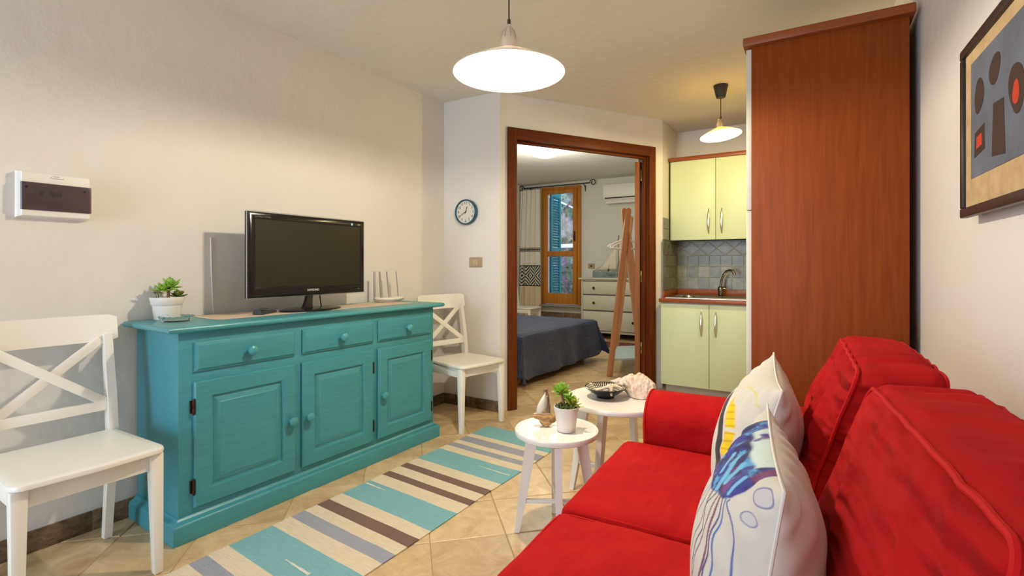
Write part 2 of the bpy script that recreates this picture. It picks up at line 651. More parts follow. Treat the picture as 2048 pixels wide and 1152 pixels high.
def soft_box(bm, size, r, n=16, bulge=(0, 0, 0), wr=0.0, wscale=(6, 6, 6), seed=0, warp=None):
    """rounded, slightly inflated upholstery block centred on the origin"""
    hx, hy, hz = (s / 2 for s in size)
    tmp = bmesh.new()
    bmesh.ops.create_cube(tmp, size=2)
    bmesh.ops.subdivide_edges(tmp, edges=tmp.edges[:], cuts=n, use_grid_fill=True)
    mp = {}
    for v in tmp.verts:
        c = v.co
        # cluster the grid towards the edges so that the rounding stays smooth
        f = lambda t_: math.copysign(abs(t_) ** .72, t_)
        p = Vector((f(c.x) * hx, f(c.y) * hy, f(c.z) * hz))
        core = Vector((max(-hx + r, min(hx - r, p.x)), max(-hy + r, min(hy - r, p.y)), max(-hz + r, min(hz - r, p.z))))
        d = p - core
        if d.length > 1e-7:
            p = core + d.normalized() * r
        a, b, e = p.x / hx, p.y / hy, p.z / hz
        p.x += math.copysign(bulge[0], a) * abs(a) * (1 - b * b) * (1 - e * e) if bulge[0] else 0
        p.y += math.copysign(bulge[1], b) * abs(b) * (1 - a * a) * (1 - e * e) if bulge[1] else 0
        p.z += math.copysign(bulge[2], e) * abs(e) * (1 - a * a) * (1 - b * b) if bulge[2] else 0
        if wr:
            nn = (p - core).normalized() if (p - core).length > 1e-6 else p.normalized()
            q = Vector((p.x * wscale[0] + seed, p.y * wscale[1] + seed * 2.3, p.z * wscale[2] - seed))
            k = noise.noise(q) + .5 * noise.noise(q * 2.1 + Vector((3, 1, 2)))
            p += nn * wr * k
        if warp:
            p = warp(p)
        mp[v.index] = bm.verts.new(p)
    for f_ in tmp.faces:
        bm.faces.new([mp[v.index] for v in f_.verts])
    tmp.free()

def T(x, y, z):
    return Matrix.Translation((x, y, z))

# ================================================================== SETTING
# ---- floor: bedding slab and single tiles laid on the diagonal
bm = new()
box(bm, -4.6, .66, -3.35, 7.9, -.08, -.003)
floor = struct(obj('floor', bm, M['grout'], smooth=False))
TA = R(43.2)
e1 = Vector((math.cos(TA), math.sin(TA)))
e2 = Vector((-math.sin(TA), math.cos(TA)))
PT = .318
def tile_bm(bm, m=Matrix.Identity(4)):
    h = PT / 2 - .0022
    k = h - .0035
    lo = [bm.verts.new(m @ Vector((sx * h, sy * h, -.006))) for sx, sy in ((-1, -1), (1, -1), (1, 1), (-1, 1))]
    md_ = [bm.verts.new(m @ Vector((sx * h, sy * h, -.0018))) for sx, sy in ((-1, -1), (1, -1), (1, 1), (-1, 1))]
    hi = [bm.verts.new(m @ Vector((sx * k, sy * k, 0))) for sx, sy in ((-1, -1), (1, -1), (1, 1), (-1, 1))]
    for a, b in ((lo, md_), (md_, hi)):
        for i in range(4):
            j = (i + 1) % 4
            bm.faces.new((a[i], a[j], b[j], b[i]))
    bm.faces.new(hi)
bm = new()
tile_bm(bm)
tile0 = obj('tile', bm, M['tile'], floor, smooth=False)
first = True
rest = new()
for i in range(-20, 26):
    for j in range(-20, 34):
        c = e1 * (.098 + PT / 2 + PT * i) + e2 * (2.396 + PT / 2 + PT * (j - 8))
        if not (-4.4 < c.x < .42 and -3.1 < c.y < 7.7):
            continue
        if c.x > .52 - .03 * (c.y + 1.7) - .2:
            continue
        one = (-2.75 < c.x < -.42 and .25 < c.y < 3.3) or (-1.95 < c.x < -.35 and 3.3 <= c.y < 4.75) or (-2.75 < c.x < -1.3 and 3.4 < c.y < 7.2)
        rz = TA + random.choice((0, 1, 2, 3)) * PI / 2
        if one:
            if first:
                o = tile0
                first = False
            else:
                o = share(tile0, floor)
            o.location = (c.x, c.y, random.uniform(-.0006, .0006))
            o.rotation_euler = (random.uniform(-.002, .002), random.uniform(-.002, .002), rz)
        else:
            tile_bm(rest, T(c.x, c.y, 0) @ Matrix.Rotation(rz, 4, 'Z'))
stuff(obj('floor_tiles', rest, M['tile'], floor, smooth=False))

# ---- ceilings
bm = new()
prism(bm, [(-2.90, -3.35), (.70, -3.35), (.70, 5.35), (-1.25, 5.35), (-1.25, 4.74), (-2.10, 3.37), (-2.85, 3.34)], 2.485, 2.545)
struct(obj('ceiling', bm, M['ceil'], smooth=False))
bm = new()
prism(bm, [(-4.6, 3.28), (-2.1, 3.28), (-1.22, 4.66), (-1.22, 7.95), (-4.6, 7.95)], 2.551, 2.64)
struct(obj('ceiling_bedroom', bm, M['bedwall'], smooth=False))

# ---- living room walls
bm = new(); wallbox(bm, (-2.7207, -3.22), (-2.63, 3.258), .12, 0, 2.6)
struct(obj('wall_left', bm, M['wall'], smooth=False))
bm = new(); prism(bm, [(-2.75, 3.2535), (-2.084, 3.262), (-2.066, 3.33), (-2.12, 3.42), (-2.75, 3.38)], 0, 2.6)
struct(obj('wall_far', bm, M['wall'], smooth=False))
DW = Vector((-2.066, 3.33))
DD = Vector((math.cos(R(58)), math.sin(R(58))))
DN = Vector((-DD.y, DD.x))
def dpt(u, y=0):
    p = DW + DD * u + DN * y
    return (p.x, p.y)
bm = new()
for u0, u1, z0, z1 in ((0, .052, 0, 2.6), (1.472, 1.614, 0, 2.6), (.052, 1.472, 2.165, 2.6)):
    prism(bm, [dpt(u0), dpt(u1), dpt(u1, .115), dpt(u0, .115)], z0, z1)
struct(obj('wall_diagonal', bm, M['wall'], smooth=False))
bm = new(); wallbox(bm, (-1.2105, 4.70), (-1.2055, 5.32), .088, 0, 2.6)
wall_kl = struct(obj('wall_kitchen_left', bm, M['wall'], smooth=False))
bm = new(); wallbox(bm, (-1.30, 5.225), (.42, 5.225), .1, 0, 2.6)
wall_back = struct(obj('wall_back', bm, M['wall'], smooth=False))
bm = new(); wallbox(bm, (.29, 5.32), (.545, -3.22), .12, 0, 2.6)
struct(obj('wall_right', bm, M['wall'], smooth=False))
bm = new()
for a, b, z0, z1 in (((.68, -3.2), (-1.28, -3.2), 0, 2.6), ((-2.52, -3.2), (-2.88, -3.2), 0, 2.6), ((-1.28, -3.2), (-2.52, -3.2), 2.02, 2.6), ((-1.28, -3.2), (-2.52, -3.2), 0, .18)):
    wallbox(bm, a, b, .12, z0, z1)
struct(obj('wall_front', bm, M['wall'], smooth=False))

# ---- bedroom walls
bm = new(); wallbox(bm, (-4.48, 3.26), (-4.48, 7.9), .1, 0, 2.6)
struct(obj('wall_bedroom_left', bm, M['bedwall'], smooth=False))
bm = new(); box(bm, -4.58, -2.75, 3.26, 3.38, 0, 2.6)
struct(obj('wall_bedroom_front', bm, M['bedwall'], smooth=False))
bm = new(); wallbox(bm, (-1.3, 7.9), (-1.3, 5.32), .1, 0, 2.6)
struct(obj('wall_bedroom_right', bm, M['bedwall'], smooth=False))
bm = new()
for x0, x1, z0, z1 in ((-4.58, -4.06, 0, 2.6), (-3.36, -1.2, 0, 2.6), (-4.06, -3.36, 0, .46), (-4.06, -3.36, 2.46, 2.6)):
    box(bm, x0, x1, 7.77, 7.99, z0, z1)
struct(obj('wall_bedroom_back', bm, M['bedwall'], smooth=False))

# ---- skirting: stone pieces on the walls
def skirting(name, p, q, joints, h=.084, th=.013, mats=M['skirt']):
    """pieces between p and q, the room on the right of p->q"""
    p, q = Vector(p), Vector(q)
    d = (q - p)
    ln = d.length
    d.normalize()
    n = Vector((d.y, -d.x))
    bm = new()
    prism(bm, [tuple(p), tuple(p + d * ln), tuple(p + d * ln + n * (th - .004)), tuple(p + n * (th - .004))], 0.0005, h - .003)
    root = struct(obj(name, bm, M['tilegrout'], smooth=False))
    ed = [0] + [j for j in joints if 0 < j < ln] + [ln]
    for a, b in zip(ed[:-1], ed[1:]):
        bm = new()
        a_, b_ = a + .0018, b - .0018
        prism(bm, [tuple(p + d * a_), tuple(p + d * b_), tuple(p + d * b_ + n * th), tuple(p + d * a_ + n * th)], .001, h, .0015)
        obj('tile', bm, mats, root)
skirting('baseboard_left', (-2.6968, -1.55), (-2.6302, 3.25), [.145 + .33 * k for k in range(15)])
skirting('baseboard_far', (-2.617, 3.2552), (-2.088, 3.2618), [.30])
skirting('baseboard_right', (.405, 1.4), (.48, -1.1), [.33 * k for k in range(1, 8)])
skirting('baseboard_bedroom', (-4.46, 7.77), (-1.32, 7.77), [.4 * k for k in range(1, 8)], .33, .02)

# ---- doorway to the bedroom
d1 = bpy.data.objects.new('door_1', None)
C.objects.link(d1)
d1.location = (DW.x, DW.y, 0)
d1.rotation_euler = (0, 0, R(58))
struct(d1)
def casing(u0, u1, z0, z1, y0, y1, mat, name, bev=.004):
    bm = new(); box(bm, u0, u1, y0, y1, z0, z1, bev)
    return obj(name, bm, mat, d1)
casing(.003, .084, 0, 2.222, -.020, .001, M['mahogany'], 'door_casing')
casing(1.443, 1.516, 0, 2.222, -.020, .001, M['mahogany'], 'door_casing')
casing(.0845, 1.4425, 2.132, 2.222, -.020, .001, M['mahogany_x'], 'door_casing')
casing(.0545, .083, 0, 2.16, .0015, .118, M['mahogany'], 'door_jamb')
casing(1.4425, 1.4705, 0, 2.16, .0015, .118, M['mahogany'], 'door_jamb')
casing(.0835, 1.442, 2.134, 2.163, .0015, .118, M['mahogany_x'], 'door_jamb')
casing(1.420, 1.442, 0, 2.133, .030, .062, M['mahogany'], 'door_stop', .005)
casing(.0835, .104, 0, 2.133, .030, .062, M['mahogany'], 'door_stop', .005)
casing(.105, 1.419, 2.112, 2.1335, .030, .062, M['mahogany_x'], 'door_stop', .005)
casing(-.01, .083, 0, 2.222, .1155, .134, M['mahogany'], 'door_casing')
casing(1.443, 1.52, 0, 2.222, .1155, .134, M['mahogany'], 'door_casing')
casing(.0845, 1.4425, 2.132, 2.222, .1155, .134, M['mahogany_x'], 'door_casing')
bm = new()
# open leaf, its hinge edge towards the living room
rect_loops(bm, 0, .50, .012, 2.10, [(0, .024), (0, -.020), (.003, -.024)], True, True)
leaf = obj('door_leaf', bm, M['leaf'], d1)
inv = Matrix.Rotation(R(-58), 4, 'Z') @ T(-DW.x, -DW.y, 0)
p = inv @ Vector((-1.412, 4.585, 0))
leaf.location = p
leaf.rotation_euler = (0, 0, R(102.5 - 58))
for z in (.32, .98, 1.92):
    bm = new()
    lathe(bm, [(0, 0), (.006, 0), (.007, .004), (.0065, .05), (.007, .054), (.0065, .10), (.003, .108), (0, .11)], 10)
    box(bm, -.004, .030, -.0015, .0015, .008, .10)
    h_ = obj('hinge', bm, M['brass'], d1)
    h_.location = inv @ Vector((-1.377, 4.590, z))
    h_.rotation_euler = (0, 0, R(10))

# ---- bedroom window
w1 = bpy.data.objects.new('window_1', None)
C.objects.link(w1)
w1.location = (-3.71, 7.74, .46)
struct(w1)
def wbox(name, x0, x1, y0, y1, z0, z1, mat, bev=.004, par=w1):
    bm = new(); box(bm, x0 + 3.71, x1 + 3.71, y0 - 7.74, y1 - 7.74, z0 - .46, z1 - .46, bev)
    return obj(name, bm, mat, par)
fr = [(-4.075, -4.025, .462, 2.475), (-3.395, -3.345, .462, 2.475), (-4.0245, -3.3955, 2.43, 2.475)]
for x0, x1, z0, z1 in fr:
    wbox('window_frame', x0, x1, 7.715, 7.80, z0, z1, M['pine'])
for x0, x1, z0, z1 in ((-4.022, -3.952, .475, 2.427), (-3.472, -3.398, .475, 2.427), (-3.9515, -3.4725, 2.355, 2.427), (-3.9515, -3.4725, 1.287, 1.377), (-3.9515, -3.4725, .475, .66)):
    wbox('sash_rail', x0, x1, 7.695, 7.745, z0, z1, M['pine'], .006)
wbox('window_pane', -3.951, -3.473, 7.716, 7.720, 1.378, 2.354, M['pane'], 0)
wbox('window_pane', -3.951, -3.473, 7.716, 7.720, .661, 1.286, M['pane'], 0)
bm = new(); box(bm, .262, .286, -.058, -.046, 1.08, 1.25, .003); tube(bm, [(.274, -.05, 1.17), (.274, -.085, 1.17), (.274, -.09, 1.10)], .008, 8)
obj('window_handle', bm, M['bronze'], w1)
bm = new(); box(bm, -4.12, -3.30, 7.66, 7.80, .43, .4615, .004)
struct(obj('trim_1', bm, M['stone']))
# ---- outside the window
bm = new(); box(bm, -7.5, -1.5, 9.7, 9.95, -.6, 4.2)
struct(obj('wall_outside', bm, M['rubble'], smooth=False))
bm = new(); box(bm, -7.5, -1.5, 8.0, 9.7, -.6, -.5)
struct(obj('ground_outside', bm, M['rubble'], smooth=False))
bm = new(); box(bm, -4.62, -3.9, 9.52, 9.7, 1.50, 1.58, .02)
struct(obj('trim_2', bm, M['ledge']))

# ================================================================== KITCHEN
# ---- splashback tiles, each one a piece of its wall
def flat_tile(bm, pts, y0, y1):
    """polygon in the x-z plane pulled out from y0 (wall) to y1, edges eased"""
    cxm = sum(p[0] for p in pts) / len(pts); czm = sum(p[1] for p in pts) / len(pts)
    def ring(y, s):
        return [bm.verts.new((cxm + (x - cxm) * s, y, czm + (z - czm) * s)) for x, z in pts]
    a, b, c = ring(y0, 1), ring(y0 + (y1 - y0) * .7, 1), ring(y1, .965)
    n = len(pts)
    for p, q in ((a, b), (b, c)):
        for i in range(n):
            j = (i + 1) % n
            bm.faces.new((p[i], p[j], q[j], q[i]))
    bm.faces.new(c)
def splash(wall, ox, ln, to_world, ncol, shift):
    """ox start, rows of squares, one row of diamonds between two half rows"""
    rows = ((.903, 1.016), (1.020, 1.124), (1.128, 1.231))
    def put(pts):
        bm = new()
        flat_tile(bm, pts, 0, -.007)
        bmesh.ops.transform(bm, matrix=to_world, verts=bm.verts[:])
        return obj('tile', bm, M['splash'], wall, smooth=False)
    pt = .1035
    proto = None
    for z0, z1 in rows:
        for c in range(ncol):
            a, b = ox + c * pt + .002, min(ox + (c + 1) * pt - .002, ox + ln)
            if b - a > .02:
                put([(a, z0), (b, z0), (b, z1), (a, z1)])
    z0, z1 = 1.235, 1.371
    zm = (z0 + z1) / 2
    pd = .157
    g = .003
    k = -1
    while True:
        c = ox + shift + pd * k
        k += 1
        if c - pd / 2 > ox + ln:
            break
        for pts in ([(c, z0 + g), (c + pd / 2 - g, zm), (c, z1 - g), (c - pd / 2 + g, zm)],
                    [(c + g * 1.5, z0), (c + pd - g * 1.5, z0), (c + pd / 2, zm - g * 1.3)],
                    [(c + g * 1.5, z1), (c + pd / 2, zm + g * 1.3), (c + pd - g * 1.5, z1)]):
            # clip to the strip
            lo_, hi_ = ox + .002, ox + ln
            def clip(P_, lim, sgn):
                out = []
                for i in range(len(P_)):
                    a, b = P_[i], P_[(i + 1) % len(P_)]
                    ia, ib = sgn * (a[0] - lim) >= 0, sgn * (b[0] - lim) >= 0
                    if ia:
                        out.append(a)
                    if ia != ib:
                        t_ = (lim - a[0]) / (b[0] - a[0])
                        out.append((lim, a[1] + (b[1] - a[1]) * t_))
                return out
            q = clip(clip(pts, lo_, 1), hi_, -1) if pts else []
            if len(q) >= 3 and max(x for x, _ in q) - min(x for x, _ in q) > .012:
                put(q)
splash(wall_back, -1.198, 1.445, T(0, 5.2225, 0), 14, .142)
bm = new(); box(bm, -1.203, .25, 5.2215, 5.2245, .90, 1.375); obj('tile_bed', bm, M['tilegrout'], wall_back, smooth=False)
kl = T(-1.2035, 4.662, 0) @ Matrix.Rotation(R(90), 4, 'Z')
splash(wall_kl, .002, .548, kl, 6, .05)
bm = new(); box(bm, -1.2075, -1.2045, 4.703, 5.22, .90, 1.375); box(bm, -1.2075, -1.2045, 4.703, 4.905, 1.372, 1.585); obj('tile_bed', bm, M['tilegrout'], wall_kl, smooth=False)
for z0, z1 in ((1.376, 1.477), (1.481, 1.582)):
    for c in range(2):
        bm = new(); a = .04 + c * .1035
        flat_tile(bm, [(a, z0), (a + .0995, z0), (a + .0995, z1), (a, z1)], 0, -.007)
        bmesh.ops.transform(bm, matrix=kl, verts=bm.verts[:])
        obj('tile', bm, M['splash'], wall_kl, smooth=False)

def bow_handle(par, x, y, z0, z1):
    bm = new()
    n = 14
    pts, rs = [], []
    for i in range(n + 1):
        t_ = i / n
        pts.append((x, y - .004 - .026 * math.sin(PI * t_) ** .7, z0 + (z1 - z0) * t_))
        rs.append(.0035 + .008 * math.sin(PI * t_))
    tube(bm, pts, rs, 8, flat=.6)
    return obj('handle', bm, M['chrome'], par)

def local(par, o):
    o.location = (o.location[0] - par.location[0], o.location[1] - par.location[1], o.location[2] - par.location[2])
    return o

# ---- base cabinet
t = thing('base_cabinet', 'pale green kitchen base cabinet with bow handles under the brown worktop', 'cabinet', (-.5, 4.9, 0))
bm = new(); box(bm, -1.19, .27, 4.571, 5.205, .07, .804, .001)
local(t, obj('body', bm, M['whitedge'], t))
for i, (x0, x1) in enumerate(((-1.187, -.7795), (-.7755, -.368), (-.364, .043))):
    bm = new(); box(bm, x0, x1, 4.55, 4.57, .072, .795, .0015)
    d_ = local(t, obj('door', bm, M['cream'], t))
    hx = x1 - .06 if i % 2 == 0 else x0 + .052
    h_ = bow_handle(d_, hx, 4.55, .52, .745)
bm = new(); box(bm, -1.155, .25, 4.605, 4.62, .001, .069)
local(t, obj('plinth', bm, M['plinth'], t, smooth=False))
# ---- worktop
bm = new(); box(bm, -1.2015, .28, 4.528, 5.212, .806, .841, .006)
wt = tag(obj('worktop', bm, M['worktop']), 'brown wood-look kitchen worktop holding the steel sink', 'worktop')
bm = new(); box(bm, -1.186, .27, 5.198, 5.2135, .8415, .898, .003)
obj('upstand', bm, M['worktop'], wt)
bm = new(); box(bm, -1.2015, -1.1865, 4.66, 5.2135, .8415, .898, .003)
obj('upstand', bm, M['worktop'], wt)
# ---- sink
t = thing('sink', 'stainless steel sink with drainer set in the brown worktop', 'sink', (-.78, 4.83, .8415))
bm = new()
def zrect(bm, x0, x1, y0, y1, loops, cap=True):
    rings = []
    for ins, z in loops:
        rings.append([bm.verts.new(c) for c in ((x0 + ins, y0 + ins, z), (x1 - ins, y0 + ins, z), (x1 - ins, y1 - ins, z), (x0 + ins, y1 - ins, z))])
    for a, b in zip(rings[:-1], rings[1:]):
        for k in range(4):
            bm.faces.new((a[k], a[(k + 1) % 4], b[(k + 1) % 4], b[k]))
    if cap:
        bm.faces.new(rings[-1])
zrect(bm, -.38, .34, -.23, .24, [(0, 0), (0, .004), (.008, .009), (.020, .005), (.024, .003)])
obj('drainer', bm, M['chrome'], t)
bm = new()
zrect(bm, -.05, .31, -.19, .12, [(0, .0035), (.006, .0095), (.016, .0095), (.022, .004), (.03, .0036)])
obj('basin', bm, M['chrome'], t)
bm = new()
lathe(bm, [(.052, .0035), (.055, .011), (.048, .012), (.044, .005), (0, .004)], 24, T(-.22, .0, 0))
obj('drain_ring', bm, M['chrome'], t)
# ---- tap
t = thing('tap', 'curved pewter mixer tap behind the steel sink', 'tap', (-.765, 5.09, .842))
bm = new()
lathe(bm, [(0, .001), (.027, .001), (.027, .008), (.022, .014), (.023, .05), (.026, .06), (.024, .085), (.014, .095), (0, .097)], 20)
obj('tap_body', bm, M['darkchrome'], t)
bm = new()
arc = [(.0, 0, .08), (.004, -.002, .12), (.012, -.006, .165), (.03, -.014, .21), (.056, -.026, .24), (.086, -.04, .25), (.112, -.052, .243), (.126, -.058, .222), (.128, -.059, .206)]
tube(bm, arc, [.012, .0115, .011, .011, .011, .011, .0115, .012, .0125], 12)
obj('spout', bm, M['darkchrome'], t)
bm = new()
tube(bm, [(.016, 0, .07), (.035, .004, .078), (.058, .008, .062)], [.006, .006, .008], 8)
obj('lever', bm, M['darkchrome'], t)
# ---- wall cabinet
t = thing('wall_cabinet', 'pale green kitchen wall cabinet with brown cornice above the tiled splashback', 'cabinet', (-.5, 5.05, 1.376))
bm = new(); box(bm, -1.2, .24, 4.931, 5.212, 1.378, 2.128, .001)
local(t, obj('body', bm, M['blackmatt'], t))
for i, (x0, x1) in enumerate(((-1.190, -.7845), (-.7805, -.376), (-.372, .033))):
    bm = new(); box(bm, x0, x1, 4.91, 4.930, 1.376, 2.127, .0015)
    d_ = local(t, obj('door', bm, M['cream'], t))
    hx = x1 - .056 if i % 2 == 0 else x0 + .052
    bow_handle(d_, hx, 4.91, 1.43, 1.662)
bm = new(); box(bm, -1.2, .25, 4.882, 5.212, 2.1285, 2.163, .005)
local(t, obj('cornice', bm, M['cherry_x'], t))
# ---- tall cabinet
t = thing('tall_cabinet', 'tall cherry wood cabinet with broad plain side panel beside the red sofa', 'cabinet', (.04, 2.9, 0))
bm = new(); box(bm, -.255, .333, 2.60, 2.62, .002, 2.165, .0015)
local(t, obj('side_panel', bm, M['cherry'], t))
bm = new(); box(bm, -.254, .325, 2.6205, 3.24, .002, 2.16, .001)
local(t, obj('body', bm, M['cherry'], t))
for z0, z1 in ((.10, 1.395), (1.400, 2.158)):
    bm = new(); box(bm, -.278, -.2555, 2.603, 3.238, z0, z1, .0015)
    d_ = local(t, obj('door', bm, M['whitedge'], t))
bm = new(); box(bm, -.29, .352, 2.575, 3.245, 2.166, 2.207, .006)
local(t, obj('cornice', bm, M['cherry_x'], t))

# ================================================================== LAMPS
def pendant(name, label, loc, zc, rim, power, col, bulbmat, size, lean=(0, 0), rose=None, drop=0):
    """shallow enamel dish on a cord; loc = centre of the rim, zc = ceiling height"""
    t = thing(name, label, 'lamp', loc)
    k = rim / .225
    out = [(.225, 0), (.222, .004), (.175, .030), (.12, .058), (.07, .080), (.036, .098), (0, .099)]
    inn = [(0, .096), (.034, .094), (.07, .075), (.12, .053), (.175, .025), (.219, .001)]
    bm = new()
    fs = lathe(bm, [(r_ * k, z_ * k) for r_, z_ in out + inn], 64, close=True)
    sh = obj('lamp_shade', bm, M['shadek'] if rose else M['shade'], t)
    hz = .098 * k
    bm = new()
    lathe(bm, [(.030 * k, hz - .002), (.0325 * k, hz + .02 * k), (.031 * k, hz + .045 * k), (.024 * k, hz + .07 * k), (.011 * k, hz + .088 * k), (.009, hz + .098 * k), (0, hz + .098 * k)], 24)
    ho = obj('bulb_holder', bm, M['holder'], t)
    for q in range(8):
        bm = new()
        a = q * PI / 4
        tube(bm, [(math.cos(a) * .0315 * k, math.sin(a) * .0315 * k, hz + .04 * k), (math.cos(a) * .0265 * k, math.sin(a) * .0265 * k, hz + .066 * k), (math.cos(a) * .0135 * k, math.sin(a) * .0135 * k, hz + .086 * k)], .0016, 5)
        obj('holder_rib', bm, M['chrome'], ho)
    bm = new()
    lathe(bm, [(0, hz + .098 * k), (.007, hz + .099 * k), (.007, hz + .118 * k), (.004, hz + .122 * k), (0, hz + .122 * k)], 12)
    obj('cord_grip', bm, M['cord'], t)
    bm = new()
    top = zc - loc[2]
    tube(bm, [(0, 0, hz + .118 * k), (0, 0, top - .0)], .0032, 8)
    obj('cord', bm, M['cord'], t)
    bm = new()
    if rose:
        lathe(bm, [(0, top - .098), (.020, top - .098), (.031, top - .094), (.036, top - .078), (.052, top - .006), (.050, top - .001), (0, top - .001)], 28)
    else:
        lathe(bm, [(0, top - .05), (.02, top - .05), (.05, top - .012), (.052, top - .001), (0, top - .001)], 28)
    obj('ceiling_rose', bm, M['blackmatt'], t)
    # the glowing bulb under the dish
    bm = new()
    b = .028 * min(1, k + .2)
    bz = .055 * k - drop
    lathe(bm, [(0, bz - b), (b * .5, bz - b * .87), (b * .87, bz - b * .5), (b, bz), (b * .9, bz + b * .5), (b * .6, bz + b), (b * .45, bz + b * 1.5), (0, bz + b * 1.5)], 20)
    bo = obj('bulb', bm, bulbmat, t)
    bo.visible_shadow = True
    li = light(name + '_light', 'POINT', (0, 0, bz - b - .006), power, col, size=size)
    li.parent = t
    if lean != (0, 0):
        for o in (sh, ho, bo):
            o.rotation_euler = (lean[0], lean[1], 0)
    return t
pendant('pendant_lamp', 'large white dish pendant lamp hanging in front of the doorway', (-1.072, 1.746, 1.925), 2.485, .228, PENDANT_POWER, (1, .88, .68), M['bulb'], .035)
pendant('pendant_lamp', 'small white dish pendant lamp over the kitchen with black ceiling rose', (-.602, 4.01, 2.108), 2.485, .146, KITCHEN_POWER, (1, .80, .38), M['bulbk'], .03, lean=(R(-3.0), R(-6.5)), rose=True, drop=.038)
t = thing('ceiling_lamp', 'glowing opal glass dome lamp on the bedroom ceiling', 'lamp', (-2.73, 5.27, 2.55))
bm = new()
lathe(bm, [(.236, -.012), (.226, -.040), (.19, -.082), (.13, -.118), (.065, -.136), (0, -.141)], 48)
lathe(bm, [(.236, -.012), (.20, -.004), (0, -.002)], 48)
obj('glass_dome', bm, M['dome'], t)
for a in (20, 140, 260):
    bm = new()
    c_, s_ = math.cos(R(a)), math.sin(R(a))
    tube(bm, [(c_ * .238, s_ * .238, -.001), (c_ * .244, s_ * .244, -.014), (c_ * .236, s_ * .236, -.03)], .006, 6)
    obj('clip', bm, M['chrome'], t)
li = light('ceiling_lamp_light', 'POINT', (0, 0, -.42), BEDROOM_POWER, (1, .95, .78), size=.2)
li.parent = t

# ================================================================== SIDEBOARD
SB = thing('sideboard', 'turquoise painted sideboard with three drawers and three panelled doors', 'sideboard', (-2.204, 1.013, 0), math.atan2(1.584, .065))
bm = new(); box(bm, .03, 1.558, .030, .435, .09, .861, .003)
obj('body', bm, M['teal'], SB)
bm = new()
def plinth_ring(bm, x0, x1, y0, y1, loops):
    rings = []
    for o_, z in loops:
        rings.append([bm.verts.new(c) for c in ((x0 + o_, y0 + o_, z), (x1 - o_, y0 + o_, z), (x1 - o_, y1, z), (x0 + o_, y1, z))])
    for a, b in zip(rings[:-1], rings[1:]):
        for k in range(4):
            bm.faces.new((a[k], a[(k + 1) % 4], b[(k + 1) % 4], b[k]))
    bm.faces.new(rings[0][::-1]); bm.faces.new(rings[-1])
plinth_ring(bm, 0, 1.588, 0, .437, [(0, .001), (0, .066), (.003, .074), (.010, .080), (.018, .083), (.024, .090), (.0285, .096)])
obj('plinth', bm, M['teal'], SB)
bm = new()
plinth_ring(bm, -.022, 1.625, -.014, .443, [(.014, .8615), (.006, .864), (.001, .870), (0, .877), (.003, .883), (.009, .8865), (.016, .888)])
obj('top', bm, M['tealtop'], SB)
def knob(par, x, z, y=.012):
    bm = new()
    lathe(bm, [(0, 0), (.0085, 0), (.0080, .004), (.0074, .011), (.013, .015), (.0200, .020), (.0224, .027), (.0202, .034), (.012, .0395), (0, .041)], 20)
    o = obj('knob', bm, M['tealtop'], par)
    o.location = (x, y, z)
    o.rotation_euler = (R(90), 0, 0)
for x0, x1 in ((.089, .549), (.590, 1.044), (1.079, 1.527)):
    bm = new()
    rect_loops(bm, x0, x1, .692, .814, [(0, .0295), (0, .021), (.003, .020), (.012, .0125), (.014, .012)])
    d_ = obj('drawer', bm, M['teal'], SB, ang=20)
    knob(d_, (x0 + x1) / 2, .753)
for x0, x1, kx, hx in ((.086, .548, .520, .083), (.585, 1.037, .613, 1.041), (1.075, 1.523, 1.104, 1.528)):
    bm = new()
    rect_loops(bm, x0, x1, .123, .650, [(0, .0295), (0, .019), (.005, .0125), (.008, .012), (.066, .012), (.069, .0135), (.073, .0225), (.079, .0235)], cap=True)
    d_ = obj('door', bm, M['teal'], SB, ang=20)
    bm = new()
    rect_loops(bm, x0 + .080, x1 - .080, .203, .570, [(0, .0245), (0, .0225), (.020, .0145), (.022, .0140), (.024, .0125)])
    obj('raised_panel', bm, M['teal'], d_, ang=20)
    knob(d_, kx, .377)
    for z in (.547, .212):
        bm = new()
        lathe(bm, [(0, -.034), (.003, -.034), (.0045, -.030), (.0055, -.027), (.0055, -.009), (.0048, -.008), (.0055, -.007), (.0055, .026), (.0045, .030), (.003, .034), (0, .034)], 10, T(hx, .016, z))
        box(bm, hx - .010, hx + .010, .022, .0292, z - .026, z + .026)
        obj('hinge', bm, M['bronze'], d_)
TOPZ = .8885

# ---- table runner on the sideboard
bm = new()
u0 = Vector((-2.335, 1.275)); u1 = Vector((-2.268, 2.47)); ww = Vector((-1, .04)) * .265
RUN = lambda a, b: u0 + (u1 - u0) * a + ww * b
n = 40
vs = [[bm.verts.new((*RUN(i / n, j / 6), TOPZ + .0022 + .0006 * nz(i * .6, j * .7))) for j in range(7)] for i in range(n + 1)]
lo = [[bm.verts.new((*RUN(i / n, j / 6), TOPZ + .0002)) for j in range(7)] for i in range(n + 1)]
for i in range(n):
    for j in range(6):
        bm.faces.new((vs[i][j], vs[i + 1][j], vs[i + 1][j + 1], vs[i][j + 1]))
        bm.faces.new((lo[i][j], lo[i][j + 1], lo[i + 1][j + 1], lo[i + 1][j]))
for i in range(n):
    for j in (0, 6):
        bm.faces.new((vs[i][j], lo[i][j], lo[i + 1][j], vs[i + 1][j]))
for j in range(6):
    for i in (0, n):
        bm.faces.new((vs[i][j], vs[i][j + 1], lo[i][j + 1], lo[i][j]))
run = tag(obj('table_runner', bm, M['linen']), 'beige woven table runner lying under the television', 'table runner')
bm = new()
